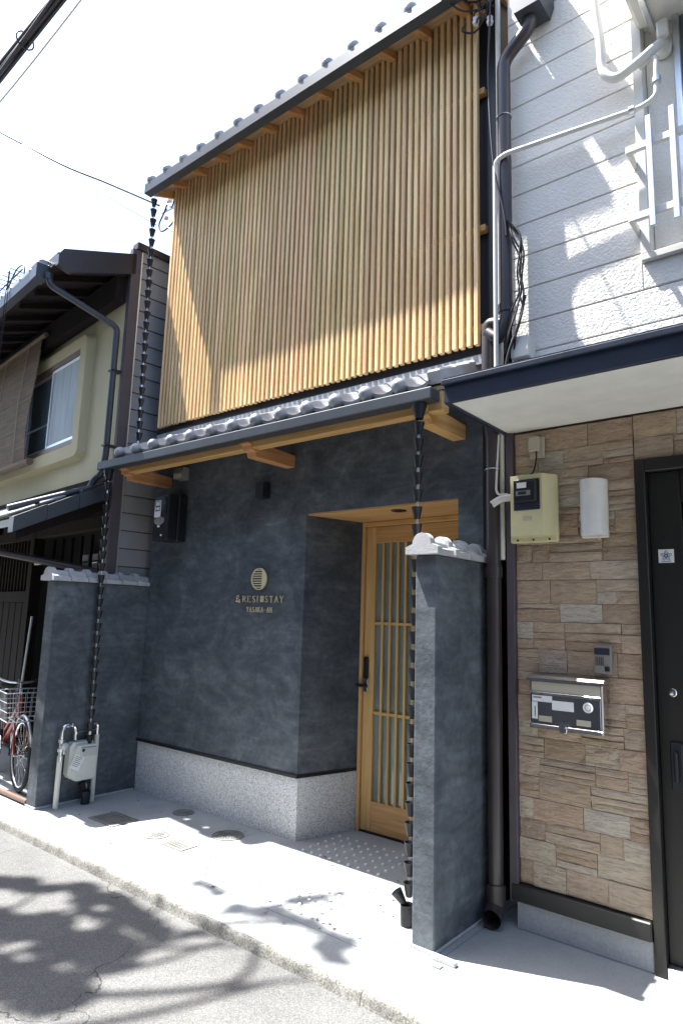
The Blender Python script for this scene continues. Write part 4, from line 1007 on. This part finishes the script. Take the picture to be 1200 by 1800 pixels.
for x in (-2.15, -2.9, -3.5):
    w = MB(); w.tube([(x, -.165, 4.62), (x - .02, -.215, 3.9), (x, -.215, 3.18)], .004, 6); part('cord', w, MT['beige'], bb)
hw = thing('hanging_wires', 'two thin loose wires hanging from the dark eave over the bamboo blind', 'wires', (-1.1, -.72, 3.2))
for dx in (0, .06):
    w = MB(); w.tube(smooth_path([(-1.02 + dx, -.80, 4.70), (-1.06 + dx, -.79, 4.3), (-1.12 + dx, -.78, 3.9), (-1.3 + dx, -.76, 3.4), (-1.5 + dx * 2, -.74, 2.9)], 6), .004, 6); part('wire', w, MT['cable'], hw)
# lower pent roof
pr_ = sub('pent_roof', lh)
w = MB(); w.prism([(-.82, 2.225), (.0, 2.62), (.0, 2.70), (-.82, 2.29)], 'x', -9, -.09); part('roof_slab', w, MT['barge'], pr_)
w = MB(); w.box(-9, -.02, -.035, .0, 2.745, 2.80, .004); part('wall_board', w, MT['oldwood'], pr_)
w = MB(); w.prism([(-.26, 2.578), (-.036, 2.685), (-.036, 2.74), (-.26, 2.622)], 'x', -9, -.045); part('flashing', w, MT['gutter'], pr_)
for k in range(3):
    ya, yb = -.83 + k * .265, -.83 + k * .265 + .262
    za, zb_ = 2.255 + (ya + .83) * .5, 2.255 + (yb + .83) * .5
    w = MB(); w.prism([(ya, za - .085), (yb, zb_ - .085), (yb, zb_ + .055), (ya, za + .045)], 'x', -.10 + .004 * k, .012 + .003 * k); part('verge_tile', w, MT['gutter'], pr_)
w = MB()
for k in range(26):
    for j in range(3): w.box(-.34 - k * .22, -.13 - k * .22, 0, .25, 0, .03, .010, T(0, -.83 + j * .25, 2.315 + j * .127) @ Matrix.Rotation(.45, 4, 'X'))
part('pan_tiles', w, MT['tile'], pr_)
w = MB(); w.prism([(-.78, 2.12), (-.02, 2.47), (-.02, 2.56), (-.78, 2.20)], 'x', -.10, -.05); part('verge_board', w, MT['oldwood'], pr_)
w = MB(); w.prism([(-.83, 2.14), (-.91, 2.14), (-.92, 2.225), (-.905, 2.225), (-.895, 2.155), (-.83, 2.155)], 'x', -9, -.32); part('gutter', w, MT['pipe'], pr_)
w = MB(); w.tube(bend([(-.50, -.87, 2.16), (-.50, -.87, 2.05), (-.30, -.10, 1.93), (-.16, .05, 1.90)], .06, 6), .032, 14); part('gutter_pipe', w, MT['pipe'], pr_)
# lower front: posts, lattice, boards
lf = sub('lower_front', lh)
for x in (-3.3, -1.86, -.12):
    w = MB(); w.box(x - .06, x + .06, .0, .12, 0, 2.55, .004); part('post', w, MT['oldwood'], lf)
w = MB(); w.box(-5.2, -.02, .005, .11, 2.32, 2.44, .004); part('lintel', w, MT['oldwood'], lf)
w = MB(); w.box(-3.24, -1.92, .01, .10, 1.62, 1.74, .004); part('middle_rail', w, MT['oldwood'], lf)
for k in range(13):
    x = -3.2 + k * .102
    w = MB(); w.box(x - .016, x + .016, .03, .07, 1.741, 2.318, .003); part('lattice_bar', w, MT['oldwood'], lf)
for k in range(11):
    for (z0, z1) in ((1.76, 1.92), (1.95, 2.10), (2.13, 2.28)):
        if k % 3 == 1: continue
        x = -3.145 + k * .102
        w = MB(); w.box(x - .030, x + .030, .072, .078, z0, z1); part('pane', w, MT['paper'], lf)
for k in range(13):
    x = -3.24 + k * .1015
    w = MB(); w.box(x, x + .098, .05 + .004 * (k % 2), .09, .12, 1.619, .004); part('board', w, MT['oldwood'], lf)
for k in range(7):
    x = -1.78 + k * .24
    w = MB(); w.box(x - .014, x + .014, .20, .23, .1, 2.318, .003); part('lattice_bar', w, MT['oldwood'], lf)
for k in range(5):
    w = MB(); w.box(-1.15, -.75, .262, .268, 1.72 + k * .085, 1.785 + k * .085); part('pane', w, MT['winglass'], lf)
w = MB(); w.box(-1.72, -1.55, -.01, .02, 2.02, 2.10, .004); part('pipe_bracket', w, MT['beige'], lf)
# television antenna on the far roof
an = thing('roof_antenna', 'thin television antenna rising behind the old roof against the white sky', 'antenna', (-9.3, 1.5, 6.0))
w = MB(); w.tube([(-9.40, 1.5, 5.6), (-9.15, 1.5, 8.9)], .02, 6); part('mast', w, MT['cable'], an)
w = MB(); w.tube([(-10.3, 1.5, 8.62), (-8.3, 1.5, 8.62)], .016, 6)
for k in range(9): w.tube([(-10.2 + k * .22, 1.3, 8.62), (-10.2 + k * .22, 1.7, 8.62)], .009, 5)
part('boom', w, MT['cable'], an)
w = MB(); w.tube(smooth_path([(-9.2, 1.5, 8.4), (-8.7, 1.5, 8.75), (-8.2, 1.5, 8.65), (-8.15, 1.5, 8.2)], 6), .016, 6); part('cable', w, MT['cable'], an)
# bicycle, parked along the street, front wheel by the wing wall
bk = thing('bicycle', 'red city bicycle with wire front basket parked beside the wing wall', 'bicycle', (-.9, -.40, 0))
FB = FRAME; 
FRAME = FRAME @ T(-.40, -.43, 0) @ Matrix.Rotation(RAD(-6), 4, 'Z')   # x forward, origin under the front axle
def wheel(x):
    R1 = .285
    t = MB(); ring = [Vector((x + R1 * math.cos(2 * math.pi * k / 40), 0, R1 + .018 + R1 * math.sin(2 * math.pi * k / 40))) for k in range(41)]
    wl_ = sub('wheel', bk)
    t.tube(ring, .018, 8, caps=False); part('tyre', t, MT['rubber'], wl_)
    t = MB(); t.tube([Vector((x + (R1 - .022) * math.cos(2 * math.pi * k / 40), 0, R1 + .018 + (R1 - .022) * math.sin(2 * math.pi * k / 40))) for k in range(41)], .009, 8, caps=False); part('rim', t, MT['chrome'], wl_)
    t = MB()
    for k in range(28):
        a_ = 2 * math.pi * k / 28; s = .025 * (1 if k % 2 else -1)
        t.tube([(x + .015 * math.cos(a_ + .9), s, R1 + .018 + .015 * math.sin(a_ + .9)), (x + (R1 - .026) * math.cos(a_), 0, R1 + .018 + (R1 - .026) * math.sin(a_))], .0014, 4)
    part('spokes', t, MT['chrome'], wl_)
    t = MB(); t.tube([(x, -.055, R1 + .018), (x, .055, R1 + .018)], .014, 10); part('hub', t, MT['chrome'], wl_)
    t = MB(); t.tube([Vector((x + (R1 + .035) * math.cos(a_), 0, R1 + .018 + (R1 + .035) * math.sin(a_))) for a_ in [RAD(20 + 8 * k) for k in range(21)]], .013, 6); part('mudguard', t, MT['alu'], bk)
wheel(0); wheel(-1.05)
ax = .303
w = MB()
w.tube([(-.16, 0, .60), (-.19, 0, .78)], .020, 12)
w.tube([(-.165, 0, .64), (-.60, 0, .33)], .019, 12); w.tube([(-.18, 0, .72), (-.62, 0, .42)], .015, 12)
w.tube([(-.58, 0, .30), (-.74, 0, .74)], .017, 12); w.tube([(-.60, 0, .30), (-1.05, .05, ax)], .010, 8); w.tube([(-.60, 0, .30), (-1.05, -.05, ax)], .010, 8)
w.tube([(-.70, 0, .62), (-1.05, .05, ax)], .009, 8); w.tube([(-.70, 0, .62), (-1.05, -.05, ax)], .009, 8)
part('frame', w, MT['red'], bk)
w = MB()
for s in (-1, 1): w.tube(smooth_path([(-.155, s * .02, .60), (-.13, s * .045, .56), (-.06, s * .05, .40), (0, s * .055, ax)], 5), .012, 8)
part('fork', w, MT['red'], bk)
w = MB(); w.tube([(-.19, 0, .78), (-.21, 0, .90)], .013, 10); w.tube(smooth_path([(-.42, -.29, .95), (-.30, -.26, .97), (-.20, -.10, .90), (-.20, .10, .90), (-.30, .26, .97), (-.42, .29, .95)], 6), .011, 10); hb = part('handlebar', w, MT['chrome'], bk)
for s in (-1, 1):
    w = MB(); w.tube([(-.34, s * .275, .962), (-.46, s * .295, .945)], .017, 10); part('grip', w, MT['rubber'], hb)
    w = MB(); w.tube([(-.28, s * .24, .94), (-.40, s * .29, .91)], .006, 6); part('brake_lever', w, MT['chrome'], hb)
w = MB(); w.lathe([(.0001, .03), (.022, .024), (.028, 0), (.0001, 0)], 14, T(-.26, -.22, .985)); part('bell', w, MT['chrome'], hb)
w = MB(); bx0, bx1, by = -.14, .14, .17
for z_ in (.60, .68, .76, .84):
    sx = (z_ - .60) * .12
    w.tube([(bx0 - sx, -by - sx, z_), (bx1 + sx, -by - sx, z_), (bx1 + sx, by + sx, z_), (bx0 - sx, by + sx, z_), (bx0 - sx, -by - sx, z_)], .005 if z_ in (.60, .84) else .0035, 6)
for k in range(9):
    t_ = k / 8
    for (xa, ya) in ((bx0 + (bx1 - bx0) * t_, -by), (bx0 + (bx1 - bx0) * t_, by), (bx0, -by + 2 * by * t_), (bx1, -by + 2 * by * t_)):
        sx = .029; w.tube([(xa, ya, .60), (xa + sx * (xa / .14), ya + sx * (ya / .17), .84)], .0022, 5)
for k in range(6): w.tube([(bx0, -by + 2 * by * k / 5, .60), (bx1, -by + 2 * by * k / 5, .60)], .0025, 5)
part('basket', w, MT['alu'], bk)
w = MB(); w.box(-.86, -.66, -.07, .07, .80, .85, .02); w.tube([(-.74, 0, .72), (-.75, 0, .82)], .013, 10); part('saddle', w, MT['rubber'], bk)
w = MB(); w.tube([(-.20, .0, .90), (-.17, .02, 1.48)], .011, 10); part('umbrella_pole', w, MT['alu'], bk)
w = MB(); w.tube(smooth_path([(-.20, -.03, .92), (-.10, -.05, .70), (-.08, -.06, .55), (-.10, -.05, .48), (-.05, -.05, .38)], 5), .0045, 6); part('brake_cable', w, MT['alu'], bk)
w = MB(); w.lathe([(.085, -.006), (.088, 0), (.085, .006), (.0001, .006)], 24, T(-.60, -.05, .30) @ Matrix.Rotation(RAD(90), 4, 'X')); w.tube([(-.60, -.06, .30), (-.52, -.07, .17)], .009, 8); w.tube([(-.60, .06, .30), (-.68, .07, .43)], .009, 8); w.box(-.56, -.47, -.15, -.075, .155, .175, .004); w.box(-.73, -.64, .075, .15, .42, .44, .004); part('crank', w, MT['chrome'], bk)
w = MB()
for s in (-1, 1): w.tube([(-.98, s * .05, .03), (-1.05, s * .055, ax)], .007, 8)
part('stand', w, MT['alu'], bk)
FRAME = Matrix.Identity(4)
gp = thing('ground_pipe', 'brown pipe lying along the pavement edge by the bicycle', 'pipe', (-1.5, -.86, 0))
w = MB(); w.tube([(-4.2, -.80, .028), (-.155, -.865, .028)], .022, 12); part('pipe', w, MT['brownpipe'], gp)

# ================================================================== OVERHEAD CABLES
ov = thing('overhead_cables', 'thick bundle of overhead cables crossing the top left corner of the sky', 'cables', (-1, -1.2, 7.3))
def sagz(x): return 7.358 + .118 * (x + .476) + .003 * (x + .476) ** 2
for k, (dy, dz_, r) in enumerate([(0, 0, .028), (.035, -.03, .022), (-.03, .035, .018), (.05, .05, .016), (-.04, -.045, .016)]):
    pts = [(x, -1.2 + dy + .012 * math.sin(x * 1.3 + k), sagz(x) + dz_ + .02 * math.sin(x * 1.9 + k * 2)) for x in [-24 + .5 * j for j in range(80)]]
    w = MB(); w.tube(pts, r, 7); part('cable', w, MT['cable'], ov)
w = MB()
for x in [-20 + 1.35 * j for j in range(20)]:
    w.tube([(x + .0 * a_, -1.2 + .09 * math.cos(a_), sagz(x) + .09 * math.sin(a_)) for a_ in [k * .52 for k in range(13)]], .008, 5)
part('tie_ring', w, MT['cable'], ov)
w = MB(); w.tube([(x, -1.12, sagz(x) - .18 + .04 * math.sin(x * 1.1)) for x in [-24 + .5 * j for j in range(80)]], .008, 5); part('thin_wire', w, MT['beige'], ov)
sv = thing('service_wire', 'dark service wire sloping from the left sky to the roof corner', 'wire', (-.1, -.05, 5.7))
w = MB(); w.tube(smooth_path([(-3.642, -0.850, 7.962), (-2.906, -0.680, 7.467), (-1.700, -0.420, 6.625), (-1.036, -0.220, 6.222), (-0.242, -0.050, 5.717)], 8), .012, 7); part('wire', w, MT['cable'], sv)
sv2 = thing('service_wire', 'thin pale service wire running just below the dark one to the roof corner', 'wire', (-.1, -.05, 5.5))
w = MB(); w.tube(smooth_path([(-2.332, -0.620, 7.048), (-1.603, -0.460, 6.507), (-0.918, -0.250, 5.990), (-0.265, -0.050, 5.508)], 8), .0065, 6); part('wire', w, MT['cable'], sv2)
ca = thing('wire_anchor', 'looped wires and white insulator beside the upper rain chain', 'cables', (-.05, -.03, 5.4))
w = MB(); w.lathe([(.0001, 0), (.025, .005), (.03, .03), (.02, .05), (.028, .07), (.0001, .085)], 12, T(-.06, -.05, 5.68)); part('insulator', w, MT['lampwhite'], ca)
w = MB(); w.lathe([(.0001, 0), (.02, .005), (.022, .03), (.0001, .05)], 12, T(-.10, -.05, 5.50)); part('insulator', w, MT['lampwhite'], ca)
w = MB(); w.tube(smooth_path([(-.15, -.05, 5.72), (.0, -.06, 5.60), (.03, -.06, 5.72), (-.04, -.05, 5.78), (-.14, -.05, 5.60), (-.20, -.06, 5.48), (-.14, -.06, 5.38), (-.02, -.04, 5.42), (.07, -.03, 5.50)], 6), .008, 6)
w.tube(smooth_path([(-.15, -.05, 5.52), (-.02, -.05, 5.36), (.05, -.03, 5.33), (.08, -.03, 5.45)], 6), .008, 6); part('cable_loop', w, MT['cable'], ca)
w = MB(); w.bar((-.2, -.04, 5.62), (.07, -.02, 5.62), .02, .02); part('arm', w, MT['zinc'], ca)

# ================================================================== STREET TREE across the road (its shade falls on road and pavement)
tr = thing('street_tree', 'leafy tree across the road casting shade on the asphalt', 'tree', (-2.4, -5.2, 0))
rng = random.Random(5)
trunk = MB(); trunk.tube(smooth_path([(-2.4, -5.2, -.1), (-2.35, -5.15, 2.2), (-2.2, -4.9, 4.5), (-1.9, -4.4, 6.4), (-1.6, -3.9, 8.0)], 5), [.16 - .005 * k for k in range(21)], 10)
clumps = []
def limb(a, b, r0, r1):
    a, b = Vector(a), Vector(b); mid = a.lerp(b, .5) + Vector((rng.uniform(-.2, .2), rng.uniform(-.2, .2), .2))
    p = smooth_path([a, mid, b], 5); trunk.tube(p, [r0 + (r1 - r0) * k / (len(p) - 1) for k in range(len(p))], 7)
H = lambda gx, gy, h: (gx - .424 * h, gy - .165 * h, h)    # where a thing at height h stands whose shade meets the ground at gx, gy
tips = []
def shade_path(pts, r, h, step=.10, jit=.05):
    for (a_, b_) in zip(pts[:-1], pts[1:]):
        n_ = max(1, int(math.hypot(b_[0] - a_[0], b_[1] - a_[1]) / step))
        for k in range(n_):
            t_ = k / n_; hh = h + rng.uniform(-.35, .35)
            tips.append((H(a_[0] + (b_[0] - a_[0]) * t_ + rng.uniform(-jit, jit), a_[1] + (b_[1] - a_[1]) * t_ + rng.uniform(-jit, jit), hh), r * rng.uniform(.6, 1.35)))
shade_path([(.9, -2.05), (1.66, -1.86), (2.2, -1.62), (2.5, -1.66)], .17, 7.7, .13, .08)
shade_path([(1.2, -2.25), (1.9, -2.05), (2.45, -1.85)], .16, 7.6, .14, .08)
shade_path([(.6, -1.75), (1.25, -1.52), (1.45, -1.34), (1.8, -1.33), (2.15, -1.33), (2.3, -1.42)], .085, 8.1, .08, .035)
shade_path([(1.45, -1.34), (1.75, -1.50), (2.1, -1.40)], .07, 8.1, .08, .03)
shade_path([(2.72, -.46), (2.62, -.70), (2.58, -.92), (2.9, -.86), (3.2, -.90)], .062, 8.5, .075, .025)
shade_path([(2.58, -.92), (2.45, -1.0), (2.3, -.96)], .06, 8.5, .08, .02)
shade_path([(2.05, -.93), (2.3, -.90)], .045, 8.5, .08, .02)
shade_path([(3.05, -1.0), (3.3, -1.03)], .05, 8.5, .08, .02)
root = Vector((-1.6, -3.9, 8.0)); r2 = Vector((-1.9, -4.4, 6.4))
for (p, r) in tips:
    clumps.append((Vector(p), r))
for (p, r) in tips[::5]: limb(root if p[2] > 7.7 else r2, p, .040, .010)
for k in range(16):
    p = Vector((-2.2 + rng.uniform(-1.3, .6), -4.9 + rng.uniform(-1.5, .5), 7.2 + rng.uniform(-1.2, 1.8))); limb(r2, p, .05, .015); clumps.append((p, rng.uniform(.3, .6)))
# slim twigs whose long shade crosses the road
for (g0, g1, h) in (((2.45, -1.95), (2.75, -1.15), 7.6), ((2.62, -2.1), (3.0, -1.3), 7.5), ((2.35, -1.30), (2.75, -.55), 8.3), ((1.5, -1.8), (2.4, -1.30), 7.9)):
    limb(H(g0[0], g0[1], h), H(g1[0], g1[1], h), .030, .018)
part('trunk', trunk, MT['bark'], tr)
lf_ = MB()
for (c, r) in clumps:
    nl = int(760 * r * r / .16) + 14
    for _ in range(nl):
        d = Vector((rng.gauss(0, 1), rng.gauss(0, 1), rng.gauss(0, .7))); d *= r * .62 * rng.random() ** .4 / max(.6, d.length * .75)
        p = c + d; u = Vector((rng.uniform(-1, 1), rng.uniform(-1, 1), rng.uniform(-.5, .5))).normalized(); v = u.orthogonal().normalized(); s = rng.uniform(.03, .06)
        lf_.add([p - u * s, p + v * s * .5, p + u * s, p - v * s * .5], [(0, 1, 2, 3)])
o = part('crown', lf_, MT['leaf'], tr)

# ================================================================== HOUSES ACROSS THE ROAD
def across(label, x0, x1, h, wallm, nwin):
    t = thing('house_across', label, 'house', ((x0 + x1) / 2, -5.6, -.1), 'houses across the road')
    w = MB(); w.box(x0, x1, -12, -5.6, -.1, h); part('wall', w, wallm, t)
    w = MB(); w.prism([(-5.25, h - .05), (-8.8, h + 1.35), (-12.35, h - .05), (-12.35, h + .1), (-8.8, h + 1.5), (-5.25, h + .1)], 'x', x0 - .15, x1 + .15); part('roof', w, MT['tile'], t)
    w = MB(); w.box(x0, x1, -5.62, -5.0, 2.7, 2.8, .01); part('canopy', w, MT['barge'], t)
    for r, z0 in enumerate((.75, 3.5)):
        for k in range(nwin):
            xc = x0 + (x1 - x0) * (k + .5) / nwin
            if r == 0 and k == nwin - 1:
                w = MB(); w.box(xc - .45, xc + .45, -5.6, -5.56, -.1, 2.0, .01); part('door', w, MT['doordark'], t); continue
            w = MB(); w.box(xc - .62, xc + .62, -5.6, -5.55, z0, z0 + 1.2, .01); f = part('window', w, MT['alu'], t)
            w = MB(); w.box(xc - .56, xc + .56, -5.56, -5.545, z0 + .06, z0 + 1.14); part('pane', w, MT['winglass'], f)
across('brown plaster house across the road opposite the slat screen', -2.5, 4.2, 6.0, MT['across1'], 4)
across('grey sided house across the road opposite the stone veneer', 4.4, 10.5, 6.2, MT['lsiding'], 3)
across('dark timber house across the road opposite the cream wall', -9.5, -2.7, 5.6, MT['across2'], 4)
across('brown timber house across the road farthest to the right', 10.7, 17.5, 5.9, MT['across2'], 4)

# fallen leaves and grit on the pavement
lv = MB(); rl = random.Random(3)
for k in range(90):
    x, y = rl.uniform(.2, 3.3), rl.uniform(-.95, -.05)
    a_ = rl.uniform(0, 6.28); s_ = rl.uniform(.006, .017); c_, d_ = math.cos(a_), math.sin(a_); z_ = .004
    lv.add([(x - c_ * s_, y - d_ * s_, z_), (x - d_ * s_ * .4, y + c_ * s_ * .4, z_ + .003), (x + c_ * s_, y + d_ * s_, z_ + .002), (x + d_ * s_ * .4, y - c_ * s_ * .4, z_)], [(0, 1, 2, 3)])
o = part('fallen_leaves', lv, MT['bark'], None); o['kind'] = 'stuff'; o['label'] = 'scattered dry leaf bits on the pale pavement'; o['category'] = 'leaves'
